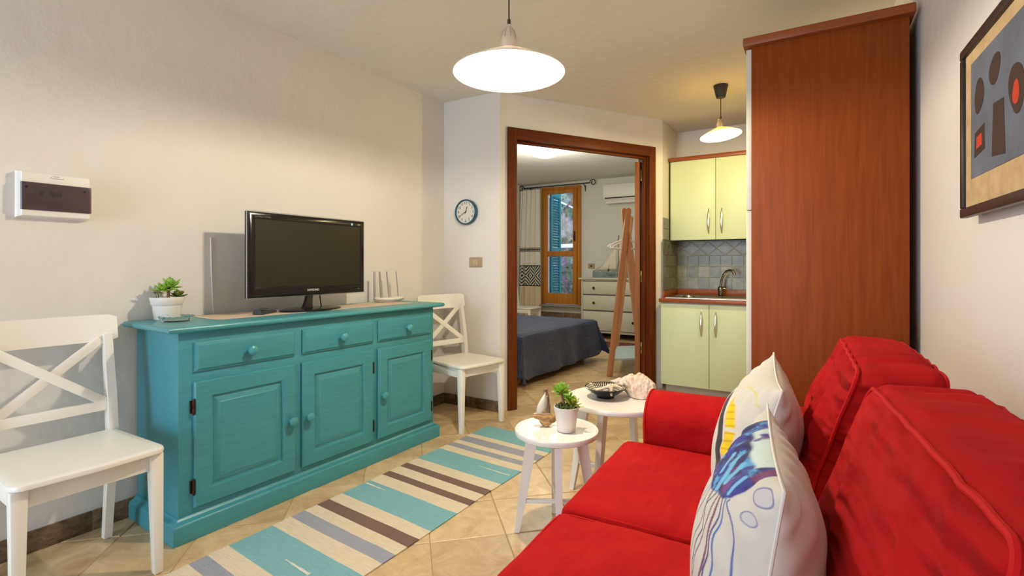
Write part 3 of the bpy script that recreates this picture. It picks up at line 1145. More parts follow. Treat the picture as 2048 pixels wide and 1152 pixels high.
for e_, s_ in ((0, -1), (1, 1)):
    for k in range(44):
        p_ = RUN(e_, (k + .5) / 44)
        d_ = (u1 - u0).normalized() * s_
        q_ = p_ + d_ * random.uniform(.012, .02)
        tube(bm, [(p_.x, p_.y, TOPZ + .0016), ((p_.x + q_.x) / 2, (p_.y + q_.y) / 2 + random.uniform(-.001, .001), TOPZ + .0018), (q_.x, q_.y, TOPZ + .0014)], .0011, 4)
stuff(obj('fringe', bm, M['linen'], run))
RZ = TOPZ + .0032

# ---- television
TV = thing('television', 'flat black television on a glossy round stand on the sideboard', 'television', (-2.395, 1.80, RZ), R(90))
# local x runs along the sideboard (+y), local y runs to the wall (-x)
tw, z0, z1 = .372, .082, .516
bm = new()
rect_loops(bm, -tw, tw, z0, z1, [(.02, .030), (.004, .020), (0, .012), (0, -.004), (.003, -.010), (.009, -.013)])
obj('housing', bm, M['black'], TV)
bm = new()
rect_loops(bm, -tw + .009, tw - .009, z0 + .009, z1 - .009, [(0, -.0125), (.0, -.0150), (.003, -.0165), (.026, -.0155), (.028, -.0135)])
bz = obj('bezel', bm, M['black'], TV)
# deeper lower bar of the bezel
bm = new(); box(bm, -tw + .034, tw - .034, -.0162, -.0136, z0 + .034, z0 + .052, .0008)
obj('lower_bar', bm, M['black'], bz)
bm = new(); box(bm, -tw + .037, tw - .037, -.0150, -.0137, z0 + .0525, z1 - .037)
obj('screen', bm, M['screen'], TV, smooth=False)
bm = new()
rect_loops(bm, -tw, tw, z0, z1, [(-.0028, -.002), (-.004, -.005), (-.0028, -.008), (-.0005, -.0075), (-.0005, -.003)], cap=False, capback=False)
obj('clear_rim', bm, M['clear'], TV)
bm = new(); box(bm, -.30, .30, .030, .062, z0 + .06, z1 - .06, .014)
obj('back_shell', bm, M['blackmatt'], TV)
tm_ = T(0, -.0172, z0 + .029) @ Matrix.Rotation(R(90), 4, 'X')
text('brand_lettering', 'SAMSUNG', .0165, nmat('silver_print', (.75, .75, .74), .4), TV, tm_)
tm_ = T(-tw + .036, -.0172, z1 - .025) @ Matrix.Rotation(R(90), 4, 'X')
text('model_lettering', 'SyncMaster P2770HD', .0095, nmat('dim_print', (.16, .15, .14), .5), TV, tm_, align='LEFT')
bm = new(); box(bm, tw - .108, tw - .094, -.0172, -.0163, z1 - .031, z1 - .016, .0004)
st_ = obj('energy_sticker', bm, nmat('blue_sticker', (.08, .42, .62), .5), TV, smooth=False)
bm = new(); box(bm, tw - .1045, tw - .0975, -.0176, -.0172, z1 - .027, z1 - .020)
obj('sticker_mark', bm, M['whiteplastic'], st_, smooth=False)
bm = new(); box(bm, tw - .058, tw - .036, -.0170, -.0163, z1 - .029, z1 - .018, .0003)
obj('sensor', bm, nmat('dim_silver', (.12, .11, .08), .4), TV, smooth=False)
bm = new(); lathe(bm, [(0, 0), (.0026, 0), (.002, .001), (0, .0014)], 12, T(tw - .05, -.0163, z0 + .024) @ Matrix.Rotation(R(90), 4, 'X'))
obj('power_light', bm, M['chrome'], TV)
bm = new()
m_ = Matrix.Diagonal((1.35, .78, 1, 1))
lathe(bm, [(0, .0005), (.132, .0005), (.137, .004), (.134, .008), (.12, .011), (0, .0135)], 56, m_)
obj('stand_base', bm, M['black'], TV)
bm = new()
prof = [(-.030, -.004, .012, .060), (-.020, .004, .03, .046), (-.008, .012, .06, .036), (0, .018, .10, .036), (.004, .022, .15, .05)]
rings = []
for x_, y_, z_, wd in prof:
    rings.append([bm.verts.new(c) for c in ((x_ - wd / 2, y_ - .012, z_), (x_ + wd / 2, y_ - .012, z_), (x_ + wd / 2, y_ + .012, z_), (x_ - wd / 2, y_ + .012, z_))])
for a, b in zip(rings[:-1], rings[1:]):
    for k in range(4):
        bm.faces.new((a[k], a[(k + 1) % 4], b[(k + 1) % 4], b[k]))
bm.faces.new(rings[0][::-1]); bm.faces.new(rings[-1])
obj('stand_neck', bm, M['black'], TV, ang=60)
bm = new(); tube(bm, [(.078, .03, z0 + .06), (.080, .03, .07), (.084, .028, .03), (.09, .03, .0125), (.11, .06, .012)], .0035, 8)
obj('power_cord', bm, M['blackmatt'], TV)

# ---- handset lying left of the television stand
t = thing('remote_control', 'black handset lying left of the television stand', 'remote control', (-2.410, 1.538, RZ), R(118))
bm = new()
sec = []
for i in range(13):
    a = i / 12
    x_ = -.075 + .15 * a
    hw = .026 - .006 * abs(a - .3)
    h_ = .012 + .016 * max(0, 1 - a * 1.3)
    sec.append((x_, hw, h_))
rings = []
for x_, hw, h_ in sec:
    rings.append([bm.verts.new((x_, hw * math.cos(k * PI / 5), .001 + h_ * (.35 + .65 * math.sin(k * PI / 5)) if k not in (0, 5) else .001)) for k in range(6)])
for a, b in zip(rings[:-1], rings[1:]):
    for k in range(5):
        bm.faces.new((a[k], a[k + 1], b[k + 1], b[k]))
    bm.faces.new((a[5], a[0], b[0], b[5]))
bm.faces.new(rings[0]); bm.faces.new(rings[-1][::-1])
obj('body', bm, M['blackmatt'], t, ang=50)
bm = new(); box(bm, -.045, .02, -.010, .010, .0245, .0265, .001)
bmesh.ops.rotate(bm, cent=(-.01, 0, .025), matrix=Matrix.Rotation(R(6.5), 3, 'Y'), verts=bm.verts[:])
obj('button_pad', bm, M['black'], t)

# ---- router
t = thing('router', 'white wireless router with four upright grey aerials', 'router', (-2.475, 2.475, RZ), R(78))
bm = new()
sec = [(.0, .001), (.09, .001), (.104, .010), (.110, .022), (.104, .027), (.09, .026), (.0, .020)]
m_ = Matrix.Diagonal((1, .56, 1, 1))
lathe(bm, sec, 8 * 4, m_)
for v in bm.verts:
    v.co.z += .006 * (v.co.x / .11) ** 2 if v.co.z > .012 else 0
obj('body', bm, M['whiteplastic'], t)
bm = new(); tube(bm, [(-.11 + .22 * k / 20, -.0 - .0605 * math.sqrt(max(0, 1 - (-1 + 2 * k / 20) ** 2)), .0125 + .004 * (-1 + 2 * k / 20) ** 2) for k in range(21)], .0028, 6)
obj('front_band', bm, M['greyplastic'], t)
for x_, dx, dy in ((-.096, .003, .0), (-.034, -.004, .004), (.03, -.012, .006), (.092, -.012, .0)):
    bm = new()
    y_ = .055 * math.sqrt(max(.05, 1 - (x_ / .112) ** 2))
    obox(bm, (x_, y_ * .8 + .004, .012), (x_ + dx, y_ * .8 + .012 + dy, .205), .015, .007, .0028)
    obj('aerial', bm, M['greyplastic'], t)

# ---- succulents
def leaf_bm(bm, base, d, ln, wd, th, up=Vector((0, 0, 1)), tipm=0.0, curl=.15):
    """one fleshy leaf: pointed ellipsoid from base along d"""
    d = d.normalized()
    s_ = d.cross(up)
    if s_.length < .05:
        s_ = Vector((1, 0, 0))
    s_.normalize()
    n_ = s_.cross(d)
    prof = [(0, .25), (.25, .7), (.55, 1), (.8, .82), (.94, .42), (1, 0)]
    rings = []
    for a, w_ in prof:
        c = base + d * (ln * a) + n_ * (curl * ln * a * a)
        if w_ == 0:
            rings.append([bm.verts.new(c)])
        else:
            rings.append([bm.verts.new(c + s_ * (wd / 2 * w_ * math.cos(k * PI / 3)) + n_ * (th / 2 * w_ * math.sin(k * PI / 3))) for k in range(6)])
    for i, (a, b) in enumerate(zip(rings[:-1], rings[1:])):
        for k in range(6):
            j = (k + 1) % 6
            f = bm.faces.new((a[k], a[j], b[j], b[k])) if len(b) > 1 else bm.faces.new((a[k], a[j], b[0]))
            f.material_index = 1 if (i >= 4 and tipm > random.random()) else 0
    bm.faces.new(rings[0][::-1])
def rosette(bm, c, n_, ln, wd, th, lo=-10, hi=85, tipm=0, axis=Vector((0, 0, 1))):
    q = Vector((0, 0, 1)).rotation_difference(axis.normalized())
    for i in range(n_):
        f = i / max(1, n_ - 1)
        el = R(lo + (hi - lo) * f + random.uniform(-8, 8))
        az = i * 2.39996 + random.uniform(-.2, .2)
        d = Vector((math.cos(az) * math.cos(el), math.sin(az) * math.cos(el), math.sin(el)))
        leaf_bm(bm, Vector(c), q @ d, ln * random.uniform(.8, 1.1) * (1 - .25 * f), wd, th, tipm=tipm)

t = thing('potted_succulent', 'potted succulent with red-tipped leaves on the left end of the sideboard', 'plant', (-2.562, 1.152, TOPZ))
bm = new()
lathe(bm, [(0, .001), (.050, .001), (.0515, .004), (.0585, .066), (.0605, .0675), (.0625, .070), (.0685, .101), (.0680, .104), (.0655, .104), (.0635, .098), (0, .096)], 48)
obj('pot', bm, M['potwhite'], t)
bm = new(); lathe(bm, [(.0625, .0925), (.04, .0985), (0, .1005)], 24)
lathe(bm, [(0, .0965), (.0625, .0925)], 24)
obj('soil', bm, M['soil'], t)
bm = new(); tube(bm, [(.004, .002, .097), (.002, .004, .115), (-.004, .008, .135), (-.004, .012, .148)], [.0075, .007, .0065, .006], 8)
obj('stem', bm, M['stem'], t)
bm = new()
rosette(bm, (-.004, .014, .150), 26, .058, .018, .010, -15, 88, .35)
rosette(bm, (-.006, -.014, .135), 14, .052, .017, .009, -15, 60, .35)
stuff(obj('leaf_crown', bm, [M['succ'], M['succtip']], t))
bm = new(); rosette(bm, (.012, .040, .104), 22, .040, .015, .008, 0, 88, .8)
stuff(obj('small_rosette', bm, [M['succ2'], M['succtip']], t))
bm = new()
for k in range(5):
    x_, y_ = random.uniform(-.01, .02), random.uniform(-.045, -.02)
    tube(bm, [(x_, y_, .096), (x_ + .002, y_ - .003, .115), (x_, y_ - .006, .124)], .0012, 5)
    rosette(bm, (x_, y_ - .006, .122), 7, .014, .006, .003, 0, 80)
stuff(obj('sprigs', bm, [M['succ2'], M['succtip']], t))

t = thing('glass_dish', 'small cut glass dish beside the pot on the sideboard', 'dish', (-2.425, 1.128, TOPZ))
bm = new()
prof = [(0, .001), (.048, .001), (.056, .004), (.063, .014), (.0675, .024), (.0665, .0255), (.060, .018), (.053, .0085), (.045, .0055), (0, .005)]
lathe(bm, prof, 48)
for v in bm.verts:
    a = math.atan2(v.co.y, v.co.x)
    r_ = math.hypot(v.co.x, v.co.y)
    if r_ > .05:
        f = 1 + .03 * math.cos(a * 16)
        v.co.x *= f; v.co.y *= f
        v.co.z += .0015 * math.cos(a * 16) if v.co.z > .02 else 0
obj('dish_body', bm, M['glass'], t, ang=20)

# ---- fuse box
t = thing('fuse_box', 'white fuse box with smoked window on the left wall', 'fuse box', (-2.667, .776, 1.326), R(90))
# local x = +y, local y = towards the wall
bm = new(); rect_loops(bm, -.114, .114, 0, .184, [(0, -.001), (0, -.006), (.004, -.010), (.006, -.046), (.009, -.049)])
obj('housing', bm, M['whiteplastic'], t)
bm = new(); rect_loops(bm, -.110, .110, .030, .138, [(0, -.0492), (0, -.054), (.003, -.057), (.007, -.0575)])
win = obj('smoked_cover', bm, M['smoke'], t)
bm = new(); box(bm, -.068, .062, -.0512, -.0495, .066, .122)
obj('breaker_strip', bm, M['breaker'], win, smooth=False)
for x_ in (-.060, -.022, -.002):
    bm = new(); box(bm, x_, x_ + .016, -.0533, -.0514, .088, .106, .001)
    obj('breaker_switch', bm, M['blackmatt'], win)
for x_ in (-.094, .086):
    bm = new(); lathe(bm, [(0, 0), (.004, 0), (.004, .001), (0, .001)], 12, T(x_, -.0576, .118) @ Matrix.Rotation(R(90), 4, 'X')); obj('screw_cap', bm, M['black'], win)
bm = new()
pts = [(-.022, .161), (-.018, .166), (-.014, .160), (-.009, .163), (-.004, .160), (.001, .1625), (.006, .160), (.011, .1625), (.015, .160), (.019, .164), (.021, .160)]
tube(bm, [(x_, -.0492, z_) for x_, z_ in pts], .0006, 4)
tube(bm, [(-.012, -.0492, .170), (-.004, -.0492, .1685), (.002, -.0492, .170), (.007, -.0492, .169)], .0006, 4)
obj('script_lettering', bm, M['ink'], t)

# ---- TV cable down the wall
bm = new(); tube(bm, [(-2.6525, 1.395, 1.28), (-2.6522, 1.398, 1.10), (-2.652, 1.405, .93), (-2.650, 1.41, .8905)], .0028, 6)
tag(obj('wall_cable', bm, M['whiteplastic']), 'thin white cable running down the wall behind the television', 'cable')

# ---- wall clock
CK = thing('wall_clock', 'round petrol blue wall clock on the wall beside the doorway', 'clock', (-2.388, 3.2575, 1.563), R(.7))
mclk = Matrix.Rotation(R(90), 4, 'X')
bm = new()
lathe(bm, [(0, .001), (.096, .001), (.100, .004), (.102, .030), (.100, .041), (.096, .0435), (.092, .041), (.090, .034), (.0895, .030), (0, .030)], 64, mclk)
obj('rim', bm, M['clockblue'], CK)
bm = new(); lathe(bm, [(.0893, .0302), (.0893, .0312), (0, .0312)], 64, mclk)
obj('dial', bm, M['clockface'], CK)
for k in range(1, 13):
    a = R(90 - 30 * k)
    text('numeral', str(k), .031, M['ink'], CK, T(math.cos(a) * .0715, -.0314, math.sin(a) * .0715) @ mclk, .0003)
def hand(a, ln, wd, y, tail=.012):
    bm = new()
    a = R(90 - a)
    obox(bm, (-math.cos(a) * tail, y, -math.sin(a) * tail), (math.cos(a) * ln, y, math.sin(a) * ln), wd, .0012, 0, up=(0, 1, 0))
    return bm
obj('hour_hand', hand(20, .046, .005, -.0335), M['ink'], CK)
obj('minute_hand', hand(240, .062, .0038, -.0352), M['ink'], CK)
obj('second_hand', hand(256, .05, .0012, -.0368, .02), M['greyplastic'], CK)
bm = new(); lathe(bm, [(0, .0312), (.0042, .0312), (.0042, .0385), (0, .0388)], 16, mclk); obj('pivot', bm, M['ink'], CK)

# ---- light switch
t = thing('light_switch', 'beige double light switch under the wall clock', 'switch', (-2.31, 3.2585, 1.162), R(.7))
bm = new(); rect_loops(bm, -.062, .062, -.040, .040, [(0, -.0005), (0, -.004), (.004, -.0075)])
obj('plate', bm, M['switch'], t)
for x_ in (-.022, .0):
    bm = new(); box(bm, x_ - .011 + .011, x_ + .0105 + .011, -.0105, -.0078, -.022, .022, .0015)
    obj('rocker', bm, M['switchd'], t)

# ================================================================== CHAIRS
def make_chair(label):
    """x forward, origin on the floor under the seat"""
    t = thing('dining_chair', label, 'chair', (0, 0, 0), 0, 'white dining chairs with crossed backs')
    W = M['chair']
    # seat plank: wider at the front, rounded edge
    bm = new()
    pts = []
    fr_, bk, hwf, hwb = .232, -.198, .214, .196
    for a in range(0, 91, 15):
        pts.append((fr_ - .05 + .05 * math.sin(R(a)) , hwf - .035 + .035 * math.cos(R(a))))
    cur = [(x, y) for x, y in pts]
    out = [(bk, -hwb), (bk, hwb)][::-1]
    front = [(x, y) for x, y in cur] + [(fr_ + .012, 0)] + [(x, -y) for x, y in cur[::-1]]
    poly = [(bk, -hwb)] + [(bk, hwb)] + front
    prof = [(.008, .436), (.001, .441), (0, .448), (.002, .4545), (.010, .4585), (.03, .4588)]
    rings = []
    for ins, z in prof:
        ring = []
        for x, y in poly:
            fx = 1 - ins / .22
            fy = 1 - ins / .21
            ring.append(bm.verts.new((.017 + (x - .017) * fx, y * fy, z)))
        rings.append(ring)
    k = len(poly)
    for a, b in zip(rings[:-1], rings[1:]):
        for i in range(k):
            bm.faces.new((a[i], a[(i + 1) % k], b[(i + 1) % k], b[i]))
    bm.faces.new(rings[0][::-1]); bm.faces.new(rings[-1])
    obj('seat', bm, W, t)
    for s in (-1, 1):
        bm = new(); taper(bm, (.190, s * .186, .4355), (.200, s * .190, .001), (.042, .042), (.029, .029), .003)
        obj('leg', bm, W, t)
        # rear leg runs on into the back post
        bm = new()
        sec = [(-.252, .001, .030, .028), (-.212, .30, .040, .030), (-.200, .45, .044, .032), (-.214, .60, .040, .031), (-.246, .80, .032, .029), (-.252, .835, .030, .028)]
        rings = []
        for x, z, wx, wy in sec:
            rings.append([bm.verts.new(c) for c in ((x - wx / 2, s * .186 - wy / 2, z), (x + wx / 2, s * .186 - wy / 2, z), (x + wx / 2, s * .186 + wy / 2, z), (x - wx / 2, s * .186 + wy / 2, z))])
        for a, b in zip(rings[:-1], rings[1:]):
            for i in range(4):
                bm.faces.new((a[i], a[(i + 1) % 4], b[(i + 1) % 4], b[i]))
        bm.faces.new(rings[0][::-1]); bm.faces.new(rings[-1])
        es = [e for e in bm.edges if len(e.link_faces) == 2 and e.calc_face_angle(0) > .8]
        bmesh.ops.bevel(bm, geom=es, offset=.003, segments=2, affect='EDGES', profile=.5)
        obj('leg', bm, W, t)
        bm = new(); box(bm, -.185, .172, s * .187 - .010, s * .187 + .010, .375, .4355, .002)
        obj('apron', bm, W, t)
    bm = new(); box(bm, .176, .196, -.166, .166, .375, .4355, .002)
    obj('apron', bm, W, t)
    bm = new(); box(bm, -.205, -.187, -.170, .170, .375, .4355, .002)
    obj('apron', bm, W, t)
    # curved top rail
    bm = new()
    n = 16
    rings = []
    for i in range(n + 1):
        y = -.222 + .444 * i / n
        c = -.022 * (1 - (y / .222) ** 2)
        zt = .914 - .006 * (1 - (y / .222) ** 2) * 0
        e_ = .010 if i in (0, n) else 0
        x0 = -.254 + c
        rings.append([bm.verts.new(v_) for v_ in ((x0 + .012, y, .806 + e_ * 1.2), (x0 - .010, y, .806 + e_ * 1.2), (x0 - .022, y, zt - e_), (x0 - .002, y, zt - e_))])
    for a, b in zip(rings[:-1], rings[1:]):
        for i in range(4):
            bm.faces.new((a[i], a[(i + 1) % 4], b[(i + 1) % 4], b[i]))
    bm.faces.new(rings[0][::-1]); bm.faces.new(rings[-1])
    es = [e for e in bm.edges if len(e.link_faces) == 2 and e.calc_face_angle(0) > .8]
    bmesh.ops.bevel(bm, geom=es, offset=.004, segments=2, affect='EDGES', profile=.5)
    obj('top_rail', bm, W, t)
    bm = new(); box(bm, -.220, -.200, -.171, .171, .535, .573, .003)
    obj('lower_rail', bm, W, t)
    for s in (-1, 1):
        bm = new(); obox(bm, (-.208 - .003 * s, -s * .165, .568), (-.252 - .003 * s, s * .165, .815), .034, .012, .002, up=(1, 0, 0))
        obj('cross_bar', bm, W, t)
    return t
ch = make_chair('white cross-back dining chair left of the turquoise sideboard')
ch.location = (-2.290, .720, 0)
ch.rotation_euler = (0, 0, R(-1.5))
ch.scale = (1, 1, 1.02)
c2 = copy_tree(ch)
c2.scale = (1, 1, 1)
c2['label'] = 'white cross-back dining chair between the sideboard and the doorway'
c2.location = (-2.192, 2.938, 0)
c2.rotation_euler = (0, 0, R(-12.6))
c3 = copy_tree(ch)
c3.scale = (1, 1, 1)
c3['label'] = 'white cross-back chair under the patterned curtain in the bedroom'
c3.location = (-4.06, 7.08, 0)
c3.rotation_euler = (0, 0, R(3))

# ================================================================== SIDE TABLES
def side_table(label, loc, rad, h, rot, splay, grp='nest of round white tables'):
    t = thing('side_table', label, 'table', loc, rot, grp)
    bm = new()
    lathe(bm, [(0, h - .022), (rad - .010, h - .022), (rad - .002, h - .017), (rad, h - .010), (rad, h - .002), (rad - .002, h + .003), (rad - .006, h + .004), (rad - .010, h + .003), (rad - .013, h), (0, h)], 72)
    obj('tabletop', bm, M['whitetable'], t)
    for k in range(4):
        a = PI / 2 * k
        bm = new()
        # leg authored along +x, turned into place
        s_ = bmesh.new()
        x0, x1 = rad - .075, rad - .075 + splay
        pts = [(x0, h - .023, .050, .028), (x0 + (x1 - x0) * .55, h * .42, .036, .026), (x1, .001, .022, .021)]
        rings = []
        for x, z, wx, wy in pts:
            rings.append([bm.verts.new(c) for c in ((x - wx / 2, -wy / 2, z), (x + wx / 2, -wy / 2, z), (x + wx / 2, wy / 2, z), (x - wx / 2, wy / 2, z))])
        for p, q in zip(rings[:-1], rings[1:]):
            for i in range(4):
                bm.faces.new((p[i], p[(i + 1) % 4], q[(i + 1) % 4], q[i]))
        bm.faces.new(rings[0][::-1]); bm.faces.new(rings[-1])
        es = [e for e in bm.edges if e.calc_face_angle(0) > .8]
        bmesh.ops.bevel(bm, geom=es, offset=.003, segments=2, affect='EDGES', profile=.5)
        bmesh.ops.rotate(bm, cent=(0, 0, 0), matrix=Matrix.Rotation(a, 3, 'Z'), verts=bm.verts[:])
        s_.free()
        obj('leg', bm, M['whitetable'], t)
    zs = h * .30
    f = 1 - (zs / h)
    rr = rad - .075 + splay * f * .98
    for k in (0, 1):
        a = PI / 2 * k
        bm = new(); obox(bm, (-math.cos(a) * rr, -math.sin(a) * rr, zs + .016 * k), (math.cos(a) * rr, math.sin(a) * rr, zs + .016 * k), .018, .0155, .002)
        obj('stretcher', bm, M['whitetable'], t)
    return t
side_table('smaller round white side table with the driftwood boat on it', (-.943, 1.924, 0), .178, .44, R(210), .066)
side_table('larger round white side table with the shell and bowl on it', (-.808, 2.318, 0), .246, .50, R(176), .078)

# ================================================================== STRIPED RUG
rg = thing('striped_rug', 'long woven rug with turquoise, cream, grey and brown stripes', 'rug', (-1.70, 1.2, 0))
SKEW = -.045
def rugp(s, y):
    """s 0..1 across from the left edge, y = distance along the left edge"""
    xl = -1.979 - .0283 * (2.936 - y) + .006 * nz(y * 2.1, 4)
    wd = .612 + .010 * nz(y * 1.7, 9)
    return Vector((xl + wd * s, y + SKEW * s + .008 * nz(s * 3, y * 6) * s, .0045 + .0014 * nz(s * 4, y * 5)))
bands = [(2.936, 'teal'), (2.775, 'cream'), (2.686, 'grey'), (2.602, 'cream'), (2.549, 'grey'), (2.491, 'cream'), (2.418, 'teal'), (2.230, 'cream'), (2.146, 'brown'), (2.089, 'cream'), (2.011, 'brown'), (1.957, 'cream'), (1.870, 'teal'), (1.691, 'cream'), (1.616, 'brown'), (1.548, 'cream'), (1.482, 'grey'), (1.412, 'cream'), (1.325, 'teal'), (1.136, 'cream'), (1.055, 'grey'), (.986, 'cream'), (.90, 'brown'), (.83, 'cream'), (.76, 'teal'), (.58, 'cream'), (.50, 'brown'), (.44, 'cream'), (.36, 'teal'), (.18, None)]
keys = ['teal', 'cream', 'grey', 'brown', 'white']
bm = new()
NS = 36
prev = None
prevlo = None
for (ya, ka), (yb, _) in zip(bands[:-1], bands[1:]):
    m_ = max(2, int((ya - yb) / .03))
    for q in range(m_ + (1 if prev is None else 0)):
        y = ya - (ya - yb) * ((q + (0 if prev is None else 1)) / m_) if prev is not None else ya
        row = [bm.verts.new(rugp(i / NS, y)) for i in range(NS + 1)]
        low = [bm.verts.new(Vector((v.co.x, v.co.y, .0006))) for v in (row[0], row[-1])]
        if prev:
            for i in range(NS):
                f = bm.faces.new((prev[i], prev[i + 1], row[i + 1], row[i]))
                f.material_index = keys.index(ka)
            for e_, i in ((0, 0), (1, NS)):
                f = bm.faces.new((prevlo[e_], prev[i], row[i], low[e_])); f.material_index = keys.index(ka)
        prev, prevlo = row, low
bmesh.ops.translate(bm, vec=(1.70, -1.2, 0), verts=bm.verts[:])
obj('woven_field', bm, [M['rugs'][k] for k in keys], rg)
def dart(s0, s1, y, up):
    bm = new()
    ps = []
    n = 9
    for i in range(n + 1):
        s = s0 + (s1 - s0) * i / n
        wd = (.011 if up else .006) * (1 - i / n) ** .8 + .002 + (.004 if i % 3 == 0 else 0)
        ps.append((s, wd))
    a = [bm.verts.new(rugp(s, y + w_ / 2) + Vector((1.70, -1.2, .0012))) for s, w_ in ps]
    b = [bm.verts.new(rugp(s, y - w_ / 2) + Vector((1.70, -1.2, .0012))) for s, w_ in ps]
    for i in range(n):
        bm.faces.new((a[i], b[i], b[i + 1], a[i + 1]))
    return obj('woven_dart', bm, M['rugs']['white'], rg)
dart(.02, .26, 1.835, True)
dart(.96, .60, 2.345, False)
dart(.72, .46, 1.215, True)
bm = new()
for s_end, y0 in ((1, 2.936), (-1, .18)):
    for k in range(60):
        p_ = rugp((k + .5) / 60, y0)
        l_ = random.uniform(.02, .045) * s_end
        dx = random.uniform(-.012, .012)
        tube(bm, [(p_.x + 1.70, p_.y - 1.2, .004), (p_.x + 1.70 + dx * .6, p_.y - 1.2 + l_ * .6, .0035), (p_.x + 1.70 + dx, p_.y - 1.2 + l_, .002)], .0011, 4)
stuff(obj('fringe', bm, M['rugs']['cream'], rg))

# ================================================================== THINGS ON THE SMALL TABLE
TZ = .4405
t = thing('potted_plant', 'small green succulent in a plain white pot on the smaller side table', 'plant', (-.898, 1.925, TZ))
bm = new()
lathe(bm, [(0, .001), (.036, .001), (.0385, .004), (.0485, .083), (.0515, .085), (.0530, .102), (.0515, .104), (.0490, .103), (.0475, .094), (0, .092)], 48)
obj('pot', bm, M['potwhite'], t)
bm = new(); lathe(bm, [(.047, .090), (.03, .096), (0, .097)], 24); lathe(bm, [(0, .0925), (.047, .090)], 24)
obj('soil', bm, M['soil'], t)
bm = new(); tube(bm, [(-.006, -.004, .095), (-.010, -.004, .115), (-.016, -.004, .140), (-.022, -.002, .160)], [.007, .0065, .006, .005], 8)
obj('stem', bm, M['stem'], t)
bm = new()
rosette(bm, (-.023, -.002, .160), 34, .054, .015, .007, -20, 85)
rosette(bm, (.010, .004, .136), 14, .038, .012, .006, -10, 60)
stuff(obj('leaf_crown', bm, [M['succ3'], M['succ3']], t))
bm = new(); rosette(bm, (.022, .012, .105), 28, .056, .011, .005, 5, 85, axis=Vector((.25, .2, 1)))
stuff(obj('pointed_leaves', bm, [M['succ4'], M['succ4']], t))
bm = new()
for k in range(14):
    a = k * 2.4; r_ = .02 + .018 * (k % 3) / 2
    rosette(bm, (math.cos(a) * r_, math.sin(a) * r_, .097), 9, .026, .008, .004, 0, 80)
stuff(obj('ground_leaves', bm, [M['succ2'], M['succ3']], t))

def rough(bm, amp, sc_, seed=0):
    for v in bm.verts:
        q = v.co * sc_ + Vector((seed, seed * 1.7, -seed))
        k = noise.noise(q) + .5 * noise.noise(q * 2.2)
        v.co += v.normal * k * amp
t = thing('driftwood_boat', 'little driftwood sailing boat with a cloth sail on the smaller side table', 'ornament', (-1.012, 1.928, TZ), R(36))
# local x across the view, z up
bm = new()
bmesh.ops.create_icosphere(bm, subdivisions=4, radius=1)
for v in bm.verts:
    x, y, z = v.co
    w_ = 1 - .25 * abs(x)
    f = min(1, max(0, (x + .55) / .6))
    f = f * f * (3 - 2 * f)
    v.co = Vector((x * .052 + .008, y * .028 * w_, z * (.0125 + .0165 * f) + .043 - .0135 * f))
bm.normal_update()
rough(bm, .008, 34, 3)
for v in bm.verts:
    v.co.z = max(v.co.z, .001)
obj('hull', bm, M['drift'], t)
bm = new(); tube(bm, [(.022, 0, .042), (.023, .001, .08), (.018, 0, .12), (.013, -.001, .160)], [.0115, .011, .0115, .009], 10)
bmesh.ops.subdivide_edges(bm, edges=bm.edges[:], cuts=2, use_grid_fill=True); bm.normal_update(); rough(bm, .003, 90, 1)
obj('mast', bm, M['driftgrey'], t)
bm = new()
sv = []
n = 10
for i in range(n + 1):
    a = i / n
    zc_ = .058 + .088 * a
    hw = .027 * math.sin(PI * min(1, a * .92 + .10)) ** .8 * (1 - .45 * a)
    xm = -.012 + .022 * a
    sv.append([bm.verts.new((xm - hw, -.008 - .006 * math.sin(PI * a), zc_ - .006 * (1 - a))), bm.verts.new((xm, -.014 - .006 * math.sin(PI * a), zc_)), bm.verts.new((xm + hw, -.008 - .006 * math.sin(PI * a), zc_ + .004))])
for a, b in zip(sv[:-1], sv[1:]):
    for k in (0, 1):
        bm.faces.new((a[k], a[k + 1], b[k + 1], b[k]))
sl = obj('sail', bm, M['sail'], t, ang=80)
md = sl.modifiers.new('thickness', 'SOLIDIFY'); md.thickness = .0016
bm = new(); tube(bm, [(-.038, -.002, .054), (-.022, -.008, .058), (.0, -.012, .055), (.026, -.008, .056), (.034, 0, .052)], .0035, 6)
tube(bm, [(-.034, 0, .046), (-.010, -.008, .10), (.008, -.002, .135)], .0012, 5)
tube(bm, [(.006, -.011, .128), (.018, -.012, .131), (.022, 0, .131)], .0018, 5)
obj('rope', bm, M['linen'], t)

# ================================================================== THINGS ON THE LARGE TABLE
TZ2 = .5005
BW = thing('bowl', 'black bowl with rows of white dots inside on the larger side table', 'bowl', (-.866, 2.300, TZ2))
bm = new()
outp = [(0, .001), (.040, .001), (.043, .003), (.045, .010), (.068, .026), (.090, .042), (.0985, .050), (.0985, .0525), (.0965, .0530)]
lathe(bm, outp, 72)
ins = [(.0965, .0530), (.0935, .0515), (.0915, .0500), (.087, .0468), (.0845, .0450), (.079, .0411), (.0765, .0393), (.070, .0347), (.0675, .033), (.059, .0272), (.055, .0247), (.046, .019), (.042, .017), (.030, .013), (0, .011)]
prev = None
SEG = 100
for idx, (r_, z_) in enumerate(ins):
    ring = [bm.verts.new((r_ * math.cos(2 * PI * k / SEG), r_ * math.sin(2 * PI * k / SEG), z_)) for k in range(SEG)] if r_ > 0 else [bm.verts.new((0, 0, z_))]
    if prev:
        for k in range(SEG):
            j = (k + 1) % SEG
            if len(ring) == 1:
                f = bm.faces.new((prev[k], prev[j], ring[0]))
            else:
                f = bm.faces.new((prev[k], prev[j], ring[j], ring[k]))
            f.material_index = 1 if (idx % 2 == 1 and idx > 1 and idx < 13 and k % 2 == 0) or (idx in (3, 5, 7) and k % 2 == 0) else 0
    prev = ring
obj('bowl_body', bm, [M['bowlblack'], M['bowlwhite']], BW)
